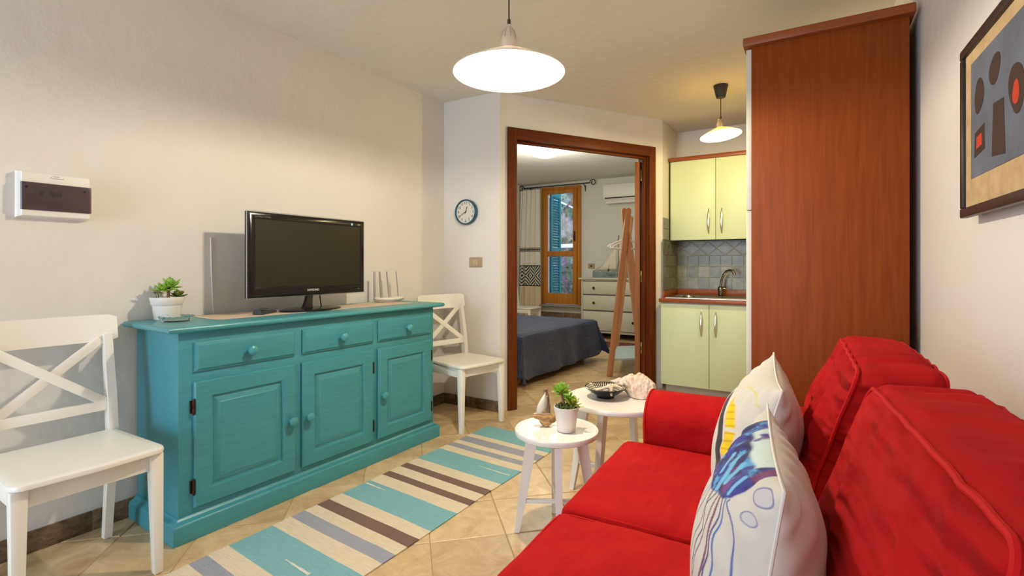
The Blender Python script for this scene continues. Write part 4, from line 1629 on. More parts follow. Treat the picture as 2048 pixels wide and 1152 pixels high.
t = thing('starfish', 'pale dried starfish lying across the black dotted bowl', 'starfish', (-.828, 2.272, TZ2 + .050), R(25))
bm = new()
def arm(a, ln, z0, z1, zz, w0=.013):
    pts, rs = [], []
    for i in range(9):
        f = i / 8
        pts.append((math.cos(a) * ln * f, math.sin(a) * ln * f, z0 + (z1 - z0) * f + zz * math.sin(PI * f)))
        rs.append(w0 * (1 - .72 * f) + .001)
    tube(bm, pts, rs, 8, flat=.75)
cz = .013
arm(R(176), .092, cz, -.022, .004)
arm(R(108), .060, cz, -.008, .006)
arm(R(32), .066, cz, .012, .005)
arm(R(-22), .056, cz, .010, .006)
arm(R(-92), .050, cz, -.018, .010)
lathe(bm, [(0, .001), (.012, .004), (.014, .012), (.009, .021), (0, .0235)], 12)
for e in [bm.edges]:
    pass
bm.normal_update(); rough(bm, .0012, 300, 2)
obj('starfish_body', bm, M['star'], t, ang=80)
t = thing('cockle_shell', 'flat white shell lying inside the black dotted bowl', 'shell', (-.862, 2.285, TZ2 + .022), R(20))
bm = new()
rows = []
for i in range(9):
    a = R(-75 + 150 * i / 8)
    rows.append([bm.verts.new((math.sin(a) * .044 * f, -.022 + math.cos(a) * .05 * f, .012 + .012 * math.sin(PI * .55 * f) + .001 * (i % 2) * f)) for f in (.12, .35, .6, .85, 1)])
for a, b in zip(rows[:-1], rows[1:]):
    for k in range(4):
        bm.faces.new((a[k], b[k], b[k + 1], a[k + 1]))
so = obj('shell_valve', bm, M['potwhite'], t, ang=80)
md = so.modifiers.new('thickness', 'SOLIDIFY'); md.thickness = .003
# conch: a coiled tube that grows along its axis
t = thing('conch_shell', 'large rough pinkish conch shell on the larger side table', 'shell', (-.765, 2.405, TZ2), R(2))
bm = new()
NA, NB = 110, 64
rings = []
for i in range(NA + 1):
    s = i / NA
    base = .0515 * (s / .58) ** 1.05 if s < .58 else .0515 * (.30 + .70 * math.cos(PI / 2 * ((s - .58) / .42) ** 1.15))
    base = max(base, .0012)
    ring = []
    for k in range(NB):
        ph = 2 * PI * k / NB
        w_ = (math.sqrt(s) * 4.6 - ph / (2 * PI)) % 1.0
        shoulder = (.80 + .30 * (w_ if w_ < .8 else .8 * (1 - w_) / .2)) if s < .62 else 1.0 + .02 * math.sin(s * 60)
        kn = 1 + .07 * max(0, math.sin(ph * 5 + s * 20)) * (1 if .1 < s < .75 else 0)
        r_ = base * shoulder * kn
        # lip: flares out on the near lower side
        dl = math.cos(ph - R(-62))
        fl = max(0, dl) ** 5 * math.sin(PI * min(1, max(0, (s - .34) / .66))) ** .8
        r_ += .036 * fl
        y_, z_ = math.cos(ph) * r_ , math.sin(ph) * r_
        x_ = -.100 + .195 * s + .012 * fl
        ring.append(bm.verts.new((x_, -y_ if False else y_ * 1.0, z_ - .012 * (s - .5))))
    rings.append(ring)
for a, b in zip(rings[:-1], rings[1:]):
    for k in range(NB):
        bm.faces.new((a[k], a[(k + 1) % NB], b[(k + 1) % NB], b[k]))
bm.faces.new(rings[0][::-1]); bm.faces.new(rings[-1])
# the lip lies on the near (-y) side: mirror the section
for v in bm.verts:
    v.co.y = -v.co.y if v.co.y > 0 and False else v.co.y
bmesh.ops.rotate(bm, cent=(0, 0, 0), matrix=Matrix.Rotation(R(-52), 3, 'X'), verts=bm.verts[:])
bm.normal_update()
rough(bm, .0030, 105, 5)
zlo = -.046
for v in bm.verts:
    z = v.co.z - zlo
    v.co.z = z if z > .004 else .001 + .003 * math.exp((z - .004) / .02)
for v in bm.verts:
    v.co *= 1.17
obj('shell_body', bm, M['conch'], t, ang=70)

# ================================================================== SOFA
SA = R(2.0)
SO = Vector((-.12, 1.20, 0))
SOFA = thing('sofa', 'red fabric two-seat sofa with piped back cushions along the right wall', 'sofa', SO, SA)
inv_s = (T(*SO) @ Matrix.Rotation(SA, 4, 'Z')).inverted()
bm = new(); box(bm, -.485, .44, -.735, .735, .035, .285, .02, 3)
obj('base', bm, M['red'], SOFA)
bm = new(); box(bm, .26, .455, -.95, .95, .036, .70, .05, 5)
obj('back_frame', bm, M['red'], SOFA)
for sx in (-.42, .38):
    for sy in (-.68, .68):
        bm = new(); box(bm, sx - .03, sx + .03, sy - .03, sy + .03, .001, .04, .004)
        obj('foot', bm, M['blackmatt'], SOFA)
# arms: rolled section drawn along x
for s in (1, -1):
    prof = []
    yc = .853
    w_, zt = .118, .632
    prof += [(-.100, .036), (-.104, .30), (-.108, .45)]
    for a in range(180, -1, -15):
        prof.append((w_ * math.cos(R(a)), zt - .105 + .105 * math.sin(R(a))))
    prof += [(.108, .45), (.104, .30), (.100, .036)]
    sec = [(-.462, .90), (-.470, .97), (-.466, 1.0), (-.2, 1.0), (.1, 1.0), (.40, 1.0), (.405, .97)]
    sec = [(-.428, .90), (-.426, .955), (-.414, .99), (-.396, 1.0), (-.2, 1.0), (.1, 1.0), (.38, 1.0), (.40, .98)]
    bm = new()
    rings = []
    for x, k in sec:
        ring = []
        for y, z in prof:
            zz = .33 + (z - .33) * (1 - (1 - k) * .5) if z > .04 else z
            wob = .004 * nz(x * 5, y * 7, z * 6)
            ring.append(bm.verts.new((x, s * (yc + y * k) + wob, zz + wob)))
        rings.append(ring)
    m_ = len(prof)
    for a, b in zip(rings[:-1], rings[1:]):
        for i in range(m_ - 1):
            bm.faces.new((a[i], a[i + 1], b[i + 1], b[i]))
        bm.faces.new((a[-1], a[0], b[0], b[-1]))
    bm.faces.new(rings[0]); bm.faces.new(rings[-1])
    ar = obj('arm', bm, M['red'], SOFA, ang=60)
    bm = new()
    tube(bm, [(-.419, s * (yc + y * .988), .33 + (z - .33) * .994 if z > .04 else z) for y, z in prof], .0045, 6)
    obj('piping', bm, M['redpipe'], ar)
# seat cushions
for y0, y1, sd in ((.105, .738, 1), (-.735, .100, 5)):
    bm = new()
    sz = (.70, y1 - y0, .182)
    def wp(p, sd=sd):
        p = Vector(p)
        if p.z > 0:
            p.z += .006 * nz(p.x * 5 + sd, p.y * 4, 2)
        return p
    soft_box(bm, sz, .032, 22, (.012, 0, .016), .0032, (7, 5, 5), sd, wp)
    cu = obj('seat_cushion', bm, M['red'], SOFA, ang=80)
    cu.location = (-.150, (y0 + y1) / 2, .364)
    bm = new()
    hx, hy, hz = (q / 2 for q in sz)
    for zz in (hz - .011, -hz + .011):
        pp = []
        for k in range(80):
            a = 2 * PI * k / 80
            c_, s_ = math.cos(a), math.sin(a)
            e_ = .09
            pp.append((math.copysign(abs(c_) ** e_, c_) * (hx - .011), math.copysign(abs(s_) ** e_, s_) * (hy - .0125), zz + .002 * nz(k * .3, sd)))
        tube(bm, pp, .0042, 6, closed=True)
    obj('piping', bm, M['redpipe'], cu)
# back cushions: local x thickness, y width, z up; leaning on the back frame
def back_cushion(c, rotz, lean, size, sd, top_taper=.30, sag=0):
    sz = size
    hx, hy, hz = (q / 2 for q in sz)
    def wp(p):
        f = min(1.0, max(0.0, (p.z / hz + 1) / 2))
        p = Vector(p)
        p.x *= 1.08 - top_taper * f ** 1.5
        p.z += -sag * (p.y / hy) ** 2 * f
        # crosswise folds running over the front and the top
        ph = (p.z * .80 - p.y * .62) * 84 + sd + 5.5 * nz(p.y * 3.5, p.z * 3, sd)
        k = (1 - abs(math.sin(ph * .5))) ** 1.6 * max(0, .35 + nz(p.y * 4 + sd, p.z * 4, 4)) * 1.6
        win_ = max(0, (1 - (p.y / hy) ** 2) * (1 - (p.z / hz) ** 2)) ** .6
        p.x += (-.026 * k if p.x < 0 else .006 * k) * win_
        if p.z > hz * .7:
            q = math.sin(p.y * 75 + p.x * 22 + 5 * nz(p.x * 7, p.y * 3, sd)) * (.35 + nz(p.y * 5, p.x * 4, sd + 3))
            p.z += .007 * q * max(0, 1 - (p.x / hx) ** 2) ** .5
        p.x += math.tan(lean) * p.z
        return p
    bm = new()
    soft_box(bm, sz, .040, 46, (.030, .016, .012), .004, (9, 5, 7), sd, wp)
    o = obj('back_cushion', bm, M['redfold'], SOFA, ang=80)
    o.matrix_local = inv_s @ T(*c) @ Matrix.Rotation(rotz, 4, 'Z')
    for side in (-1, 1):
        bm = new()
        pp = []
        x_ = side * (hx - .010)
        e_ = .030
        ry, rz_ = hy - .010, hz - .010
        path = []
        nseg = 22
        cor = [(ry - e_, rz_ - e_, 0), (-ry + e_, rz_ - e_, 90), (-ry + e_, -rz_ + e_, 180), (ry - e_, -rz_ + e_, 270)]
        for i, (cy_, cz_, a0) in enumerate(cor):
            for q in range(7):
                a = R(a0 + 15 * q)
                path.append((cy_ + math.cos(a) * e_, cz_ + math.sin(a) * e_))
            ny, nz_, na = cor[(i + 1) % 4]
            s0 = path[-1]
            s1 = (ny + math.cos(R(na)) * e_, nz_ + math.sin(R(na)) * e_)
            for q in range(1, nseg):
                path.append((s0[0] + (s1[0] - s0[0]) * q / nseg, s0[1] + (s1[1] - s0[1]) * q / nseg))
        for y, z in path:
            b_, e2_ = y / hy, z / hz
            p = Vector((x_, y * (1 + .0), z))
            p.y += math.copysign(.016, b_) * abs(b_) * (1 - (x_ / hx) ** 2) * (1 - e2_ * e2_)
            p.z += math.copysign(.012, e2_) * abs(e2_) * (1 - b_ * b_) * (1 - (x_ / hx) ** 2)
            p.x += side * .030 * (1 - b_ * b_) * (1 - e2_ * e2_)
            pp.append(wp(p))
        tube(bm, pp, .0048, 7, closed=True)
        obj('piping', bm, M['redpipe'], o)
    return o
back_cushion((.098, 1.585, .690), R(1), R(13), (.205, .60, .46), 2.2)
back_cushion((.150, .893, .684), R(5), R(13), (.215, .65, .455), 7.7)

# ================================================================== SCATTER CUSHIONS
class VN:
    """value noise on arrays"""
    def __init__(s, seed, n=64):
        s.t = np.random.RandomState(seed).rand(n, n)
        s.n = n
    def __call__(s, x, y):
        xi, yi = np.floor(x).astype(int), np.floor(y).astype(int)
        fx, fy = x - xi, y - yi
        fx, fy = fx * fx * (3 - 2 * fx), fy * fy * (3 - 2 * fy)
        g = lambda a, b: s.t[a % s.n, b % s.n]
        return (g(xi, yi) * (1 - fx) + g(xi + 1, yi) * fx) * (1 - fy) + (g(xi, yi + 1) * (1 - fx) + g(xi + 1, yi + 1) * fx) * fy
    def f(s, x, y, o=4):
        r_, a, t_ = 0, 1, 0
        for i in range(o):
            r_ = r_ + a * s(x * 2 ** i + 7.3 * i, y * 2 ** i + 3.1 * i); t_ += a; a *= .55
        return r_ / t_
def mixc(c, col, m):
    return c * (1 - m[:, None]) + np.array(col)[None, :] * m[:, None]
def sst(x, a, b):
    t_ = np.clip((x - a) / (b - a), 0, 1)
    return t_ * t_ * (3 - 2 * t_)
def polymask(u, v, pts, soft=.01):
    """smooth inside mask of a polygon"""
    inside = np.zeros(len(u), bool)
    dmin = np.full(len(u), 9.0)
    n = len(pts)
    for i in range(n):
        (x0, y0), (x1, y1) = pts[i], pts[(i + 1) % n]
        cond = ((y0 > v) != (y1 > v))
        xs = (x1 - x0) * (v - y0) / ((y1 - y0) if y1 != y0 else 1e-9) + x0
        inside ^= cond & (u < xs)
        dx, dy = x1 - x0, y1 - y0
        t_ = np.clip(((u - x0) * dx + (v - y0) * dy) / (dx * dx + dy * dy), 0, 1)
        dmin = np.minimum(dmin, np.hypot(u - x0 - t_ * dx, v - y0 - t_ * dy))
    return sst(np.where(inside, dmin, -dmin), -soft, soft)
def linemask(u, v, pts, w_, soft=.004):
    dmin = np.full(len(u), 9.0)
    for (x0, y0), (x1, y1) in zip(pts[:-1], pts[1:]):
        dx, dy = x1 - x0, y1 - y0
        t_ = np.clip(((u - x0) * dx + (v - y0) * dy) / (dx * dx + dy * dy + 1e-12), 0, 1)
        dmin = np.minimum(dmin, np.hypot(u - x0 - t_ * dx, v - y0 - t_ * dy))
    return 1 - sst(dmin, w_, w_ + soft)
COTTON = np.array(srgb(210, 204, 192))
def paint_near(u, v):
    """u 0 near end .. 1 far end, v 0 seat .. 1 top"""
    n1, n2 = VN(3), VN(8)
    c = np.tile(COTTON, (len(u), 1))
    wu = u + .02 * (n1.f(u * 9, v * 14) - .5); wv = v + .014 * (n2.f(u * 9, v * 14) - .5)
    # blue bell
    bell = polymask(wu, wv, [(.16, 1.02), (.17, .95), (.175, .90), (.20, .85), (.26, .81), (.39, .775), (.60, .76), (.80, .82), (.86, .90), (.82, .97), (.78, 1.02)], .006)
    col = np.tile(np.array(srgb(50, 54, 138)), (len(u), 1))
    tex = n1.f(u * 16, v * 26)
    col = mixc(col, srgb(84, 156, 204), sst(tex, .52, .66))
    col = mixc(col, srgb(34, 32, 88), sst(n2.f(u * 12 + 4, v * 22), .52, .68))
    col = mixc(col, srgb(118, 52, 118), sst(n2.f(u * 10, v * 18 + 9), .60, .74) * .8)
    col = mixc(col, srgb(30, 30, 78), sst(np.abs(wu - .80), .05, .0) * .9)
    for a, b, w_ in (((.47, .92), (.36, .80), .010), ((.39, .925), (.35, .85), .012), ((.25, .925), (.235, .855), .008), ((.55, .90), (.47, .84), .008)):
        col = mixc(col, srgb(120, 190, 226), linemask(wu, wv, [a, b], w_, .008) * .9)
    edge = polymask(wu, wv, [(.165, 1.02), (.18, .94), (.235, .935), (.24, 1.02)], .008)
    col = mixc(col, srgb(128, 42, 84), edge * .75)
    splash_ = polymask(wu, wv, [(.72, 1.02), (.67, .972), (.52, .966), (.37, .955), (.28, .968), (.25, 1.02)], .008)
    col = mixc(col, srgb(206, 222, 216), splash_ * sst(tex, .26, .44))
    c = c * (1 - bell[:, None]) + col * bell[:, None]
    strands = [
        ([(.38, .78), (.34, .70), (.31, .63), (.33, .52), (.34, .42), (.33, .2), (.36, 0)], (44, 40, 84), .0045),
        ([(.34, .79), (.36, .66), (.38, .51), (.42, .3), (.44, 0)], (70, 62, 100), .003),
        ([(.25, .82), (.225, .75), (.21, .69), (.20, .62), (.19, .5), (.2, .3), (.17, 0)], (52, 46, 110), .004),
        ([(.22, .83), (.20, .76), (.19, .69), (.165, .62), (.15, .54), (.13, .4), (.12, 0)], (40, 92, 166), .0042),
        ([(.195, .84), (.20, .825), (.17, .81), (.145, .80), (.12, .78), (.10, .74), (.085, .69), (.07, .62), (.06, .5), (.05, .3)], (52, 84, 160), .0030),
        ([(.29, .80), (.25, .735), (.235, .67), (.215, .62), (.215, .55), (.21, .5), (.24, .3)], (112, 42, 84), .0065),
        ([(.31, .80), (.28, .70), (.28, .58), (.31, .46), (.35, .38)], (92, 40, 78), .003),
        ([(.42, .78), (.46, .62), (.52, .4), (.55, .1)], (60, 52, 96), .004),
        ([(.48, .77), (.58, .5), (.62, .2)], (60, 100, 170), .004)]
    for pts, ink, wd in strands:
        q = []
        for (x0, y0), (x1, y1) in zip(pts[:-1], pts[1:]):
            for i in range(5):
                f = i / 5
                q.append((x0 + (x1 - x0) * f + .004 * math.sin((y0 + (y1 - y0) * f) * 46 + ink[0]), y0 + (y1 - y0) * f))
        c = mixc(c, srgb(*ink), linemask(u, v, q, wd * .8, .004) * .92)
    for cu_, cv_, ru, rv in ((.070, .938, .052, .036), (.080, .840, .036, .024)):
        d = np.hypot((u - cu_) / ru, (v - cv_) / rv)
        c = mixc(c, srgb(170, 168, 200), (1 - sst(d, .92, 1.0)) * .35)
        c = mixc(c, srgb(104, 104, 160), (1 - sst(np.abs(d - .95), .03, .14)) * .8)
    return c
def paint_far(u, v):
    n1 = VN(5)
    c = np.tile(COTTON, (len(u), 1))
    wu = u + .03 * (n1.f(u * 10, v * 10) - .5)
    yel = polymask(wu, v, [(.43, .81), (.36, .795), (.25, .765), (.15, .67), (.11, .62), (.10, .55), (.13, .49), (.17, .45), (.20, .52), (.22, .60), (.30, .66), (.40, .74)], .008)
    c = mixc(c, srgb(232, 196, 24), yel)
    c = mixc(c, srgb(176, 130, 16), yel * sst(np.sin(v * 120 + u * 60), .5, 1) * .5)
    c = mixc(c, COTTON, linemask(wu, v, [(.24, .60), (.10, .66)], .010))
    blk = polymask(wu, v, [(.56, .80), (.43, .70), (.31, .61), (.215, .535), (.18, .44), (.165, .33), (.22, .30), (.28, .42), (.35, .53), (.44, .60), (.56, .68)], .008)
    c = mixc(c, srgb(40, 38, 38), blk)
    c = mixc(c, srgb(156, 146, 156), polymask(wu, v, [(.14, .44), (.19, .40), (.27, .30), (.3, .2), (.16, .22)], .04) * .4)
    c = mixc(c, srgb(210, 200, 100), linemask(wu, v, [(.44, .85), (.34, .90), (.21, .912), (.15, .89), (.11, .85), (.05, .86)], .0035, .005) * .75)
    return c
def pillow(name, label, A, B, Cc, D, th, paint, sd):
    A, B, Cc, D = (Vector(p) for p in (A, B, Cc, D))
    ctr = (A + B + Cc + D) / 4
    t = thing(name, label, 'cushion', ctr, 0)
    nrm = (B - A).cross(D - A).normalized()      # towards the back cushions (+x)
    if nrm.x < 0:
        nrm = -nrm
    def pos(u, v, side):
        a, b = 2 * u - 1, 2 * v - 1
        a2 = a * (1 - .075 * (1 - b * b)) if True else a
        b2 = b * (1 - .075 * (1 - a * a))
        uu, vv_ = (a2 + 1) / 2, (b2 + 1) / 2
        p = A * (1 - uu) * (1 - vv_) + B * uu * (1 - vv_) + Cc * uu * vv_ + D * (1 - uu) * vv_
        h_ = max(0, (1 - abs(a) ** 2.2) * (1 - abs(b) ** 2.2)) ** .62
        wr = .004 * nz(u * 5 + sd, v * 5) + .0035 * math.sin(26 * (a * b) + 5 * nz(u * 3, v * 3, sd)) * (abs(a) + abs(b)) * .5
        edge_ = .5 * h_ ** .5
        return p + nrm * (side * (th * h_ + wr * min(1, h_ * 3))) - ctr
    nu = 240
    us = np.linspace(0, 1, nu)
    us = .45 * us + .55 * (.5 - .5 * np.cos(PI * us))
    V, F = [], []
    for side in (-1, 1):
        for v_ in us:
            for u in us:
                V.append(tuple(pos(u, v_, side)))
    for sidx in (0, 1):
        o_ = sidx * nu * nu
        for j in range(nu - 1):
            for i in range(nu - 1):
                a = o_ + j * nu + i
                q = (a, a + 1, a + nu + 1, a + nu)
                F.append(q[::-1] if sidx == 0 else q)
    me = bpy.data.meshes.new('cover')
    me.from_pydata(V, [], F)
    me.update()
    UU, VV = np.meshgrid(us, us)
    cf = paint(UU.ravel(), VV.ravel())
    cb = np.tile(COTTON, (nu * nu, 1))
    col = np.concatenate([np.concatenate([cf, cb]), np.ones((2 * nu * nu, 1))], 1).astype(np.float32)
    ca = me.color_attributes.new('Print', 'FLOAT_COLOR', 'POINT')
    ca.data.foreach_set('color', col.ravel())
    bmm = bmesh.new(); bmm.from_mesh(me)
    bmesh.ops.remove_doubles(bmm, verts=bmm.verts[:], dist=1e-5)
    bmesh.ops.recalc_face_normals(bmm, faces=bmm.faces[:])
    bmm.to_mesh(me); bmm.free()
    for p in me.polygons:
        p.use_smooth = True
    me.materials.append(M['pillow'])
    o = bpy.data.objects.new('cover', me)
    C.objects.link(o)
    o.parent = t
    bm = new()
    pp = []
    for u, v_ in [(k / 30, 0) for k in range(30)] + [(1, k / 30) for k in range(30)] + [(1 - k / 30, 1) for k in range(30)] + [(0, 1 - k / 30) for k in range(30)]:
        pp.append(pos(u, v_, 1))
    tube(bm, pp, .0022, 5, closed=True)
    obj('seam', bm, M['pillowpipe'], t)
    return t
pillow('scatter_cushion', 'white cushion printed with a blue dripping watercolour, nearer one on the sofa', (-.085, .700, .468), (-.145, 1.130, .470), (-.083, 1.155, .853), (-.033, .715, .854), .097, paint_near, 1)
pillow('scatter_cushion', 'white cushion with yellow and black print behind the blue printed one', (-.165, 1.235, .470), (-.203, 1.665, .470), (-.102, 1.640, .885), (-.062, 1.270, .858), .101, paint_far, 4)

# ================================================================== PICTURE
t = thing('framed_picture', 'dark framed abstract print on the right wall above the sofa', 'picture', (.374, 1.36, 1.272), R(-88.3))
# local x runs towards the camera (-y), local y into the wall (+x)
PX0, PX1, PH = -.515, .50, .470
def pbox(name, x0, x1, y0, y1, z0, z1, mat, bev=.003, par=None):
    bm = new(); box(bm, x0, x1, y0, y1, z0, z1, bev)
    return obj(name, bm, mat, par or t)
FW = .026
pbox('frame_rail', PX0, PX1, -.007, .012, 0, FW, M['frameblack'])
pbox('frame_rail', PX0, PX1, -.007, .012, PH - FW, PH, M['frameblack'])
pbox('frame_rail', PX0, PX0 + FW, -.0068, .0118, FW + .0005, PH - FW - .0005, M['frameblack'])
pbox('frame_rail', PX1 - FW, PX1, -.0068, .0118, FW + .0005, PH - FW - .0005, M['frameblack'])
mo = pbox('mount', PX0 + FW + .0005, PX1 - FW - .0005, .001, .006, FW + .0005, PH - FW - .0005, M['mount'], 0)
a0, a1, b0, b1 = PX0 + .078, PX1 - .08, .100, PH - .062
prn = pbox('print', a0, a1, -.0004, .0008, b0, b1, M['print'], 0, mo)
def flat(name, pts, mat, y=-.0010):
    bm = new()
    a = [bm.verts.new((x, y, z)) for x, z in pts]
    b = [bm.verts.new((x, y + .0005, z)) for x, z in pts]
    n = len(pts)
    bm.faces.new(a); bm.faces.new(b[::-1])
    for i in range(n):
        bm.faces.new((a[i], b[i], b[(i + 1) % n], a[(i + 1) % n]))
    return obj(name, bm, mat, prn, smooth=False)
def blob(x, z, rx, rz_, mat, y=-.0010, tilt=0, sd=0):
    pts = []
    for k in range(28):
        a = 2 * PI * k / 28
        r_ = 1 + .10 * math.sin(2 * a + sd) + .05 * math.sin(3 * a + sd * 2)
        px_, pz_ = rx * r_ * math.cos(a), rz_ * r_ * math.sin(a)
        pts.append((x + px_ * math.cos(tilt) - pz_ * math.sin(tilt), z + px_ * math.sin(tilt) + pz_ * math.cos(tilt)))
    flat('printed_shape', pts, mat, y)
def stroke(p, q, w_, mat=M['printdark'], y=-.0009):
    p, q = Vector(p), Vector(q)
    d = (q - p).normalized(); n_ = Vector((-d.y, d.x)) * w_ / 2
    flat('printed_stroke', [tuple(p + n_), tuple(p - n_), tuple(q - n_ * .7), tuple(q + n_ * .7)], mat, y)
# a plain abstract arrangement of a few dark and red patches on blue grey
D_, Q_ = M['printdark'], M['printred']
blob(a0 + .070, b0 + .205, .034, .048, D_, sd=1)
flat('printed_shape', [(a0 + .03, b0 + .05), (a0 + .115, b0 + .06), (a0 + .11, b0 + .125), (a0 + .035, b0 + .115)], D_)
flat('printed_shape', [(a0 + .05, b0 + .07), (a0 + .095, b0 + .075), (a0 + .092, b0 + .105), (a0 + .052, b0 + .10)], Q_, -.0015)
blob(a0 + .185, b0 + .235, .040, .034, D_, sd=6)
flat('printed_shape', [(a0 + .165, b0 + .03), (a0 + .255, b0 + .02), (a0 + .245, b0 + .15), (a0 + .175, b0 + .155)], D_)
blob(a0 + .32, b0 + .15, .044, .056, D_, sd=3)
blob(a0 + .318, b0 + .14, .020, .024, Q_, -.0015, sd=5)
flat('printed_shape', [(a0 + .40, b0 + .20), (a0 + .52, b0 + .215), (a0 + .51, b0 + .27), (a0 + .405, b0 + .262)], D_)
blob(a0 + .47, b0 + .08, .05, .04, D_, sd=8)
blob(a0 + .62, b0 + .14, .055, .07, D_, sd=2)
blob(a0 + .74, b0 + .20, .04, .05, Q_, sd=1)

# ================================================================== BEDROOM
# ---- bed under a quilted spread, its foot towards the room
BED = thing('bed', 'low double bed under a navy quilted bedspread in the bedroom', 'bed', (-3.35, 4.88, 0), R(-2.5))
bm = new(); box(bm, -1.02, 1.00, -.78, .78, .10, .30, .03, 3)
obj('bed_base', bm, M['blackmatt'], BED)
bm = new(); box(bm, -1.02, 1.03, -.79, .79, .301, .478, .05, 4)
obj('mattress', bm, M['potwhite'], BED)
for sx in (-.9, .93):
    for sy in (-.70, .70):
        bm = new(); box(bm, sx - .03, sx + .03, sy - .03, sy + .03, .001, .11, .003)
        obj('leg', bm, M['beech'], BED)
def spread(u, v):
    # u across the bed incl. both drops, v from the head over the foot to the hem
    W_, L_, H_ = .83, 1.07, .485
    drop = .405
    tot = 2 * W_ + 2 * drop
    s = u * tot - W_ - drop
    r = v * (2.05 + drop)
    x = -.98 + min(r, 2.05)
    over = max(0, r - 2.05)
    side = max(0, abs(s) - W_)
    sg = 1 if s > 0 else -1
    y = sg * min(abs(s), W_)
    d = math.hypot(over, side)
    dz = min(drop, max(over, side)) if min(over, side) < 1e-6 else min(drop * 1.02, d * .92)
    z = H_ - dz
    # rounded shoulders
    rr = .055
    e1_ = W_ - abs(y) if side == 0 else 0
    e2_ = 1.07 - x
    m_ = min(e1_, max(0, e2_))
    if m_ < rr and dz == 0:
        z -= (rr - math.sqrt(max(0, rr * rr - (rr - m_) ** 2))) * .55
    fl = .05 * (dz / drop) ** 1.3
    wave = .018 * math.sin(s * 13 + 2 * nz(s * 2)) * (dz / drop)
    if over > 0:
        x += fl + wave
    if side > 0:
        y += sg * (fl + .018 * math.sin(x * 12) * (dz / drop))
    if over > 0 and side > 0:
        # corner: a loose cone of cloth
        an = math.atan2(side, over)
        bulge_ = .075 * math.sin(2 * an) * (dz / drop)
        x += bulge_ * .8; y += sg * bulge_ * .8
    z += .004 * nz(x * 5, y * 5, 3)
    return (x, y, max(.03, z))
sprd = grid_mesh('bedspread', spread, 110, 90, M['navy'], BED, thick=.008)
# ---- curtain and rod
rod = thing('curtain_rod', 'thin black iron curtain rod with curled ends over the bedroom window', 'curtain rod', (-3.77, 7.66, 2.487))
bm = new(); tube(bm, [(-.62, 0, 0), (.62, 0, 0)], .009, 10)
obj('rod', bm, M['iron'], rod)
for s in (-1, 1):
    bm = new()
    pts = []
    for i in range(26):
        a = i / 25 * 2 * PI * 1.15
        r_ = .055 * (1 - .6 * i / 25)
        pts.append((s * (.62 + .055 + .0 - r_ * math.cos(a) * 1 + .0), 0, r_ * math.sin(a)))
    tube(bm, pts, .0075, 6)
    obj('curl', bm, M['iron'], rod)
    bm = new(); tube(bm, [(s * .50, 0, 0), (s * .50, .05, -.02), (s * .50, .098, -.06)], .007, 6); tube(bm, [(s * .50, .102, -.02), (s * .50, .102, -.12)], .008, 6)
    obj('bracket', bm, M['iron'], rod)
for k in range(7):
    bm = new(); x_ = -.62 + .05 * k + .02
    tube(bm, [(x_, .018 * math.cos(a), -.006 + .018 * math.sin(a)) for a in [2 * PI * q / 12 for q in range(12)]], .003, 5, closed=True)
    obj('ring', bm, M['iron'], rod)
cur = thing('curtain', 'white bedroom curtain with black geometric bands beside the window', 'curtain', (-4.255, 7.64, .26))
CH = 2.19
def curt(u, v):
    z = CH * v
    spread_ = .190 + .055 * (1 - v) ** .8
    x = (2 * u - 1) * spread_ - .03 * (1 - v)
    amp = .014 + .022 * (1 - v) ** .6
    y = amp * math.sin(u * 2 * PI * 4.5 + .6 * math.sin(v * 3)) + .008 * nz(u * 9, v * 4)
    return (x, y, z)
def curcol(u, v):
    z = .26 + CH * v
    c = np.tile(np.array(srgb(232, 226, 214)), (len(u), 1))
    blk = np.array(srgb(40, 36, 40))
    # narrow band
    b1 = (np.abs(z - 1.405) < .035)
    k = (np.abs(z - 1.405) > .028) | ((np.mod(u * 26 + (z - 1.405) * 22, 1) < .45)) | (np.abs(z - 1.405) < .006)
    c[b1 & k] = blk
    # broad band of nested diamonds
    zb = (z - .775) / (1.135 - .775)
    b2 = (zb > 0) & (zb < 1)
    uu = np.mod(u * 2.6, 1) - .5
    dm = np.abs(uu) * 2 + np.abs(zb - .5) * 2
    k = (np.mod(dm * 3.0, 1) < .52)
    k |= (np.abs(zb - .5) > .455)
    c[b2 & k] = blk
    # warmer hem
    low = zb <= 0
    c[low] = np.array(srgb(226, 208, 178))
    return c
grid_mesh('curtain_cloth', curt, 190, 260, M['curtain'], cur, colf=curcol, thick=.003)
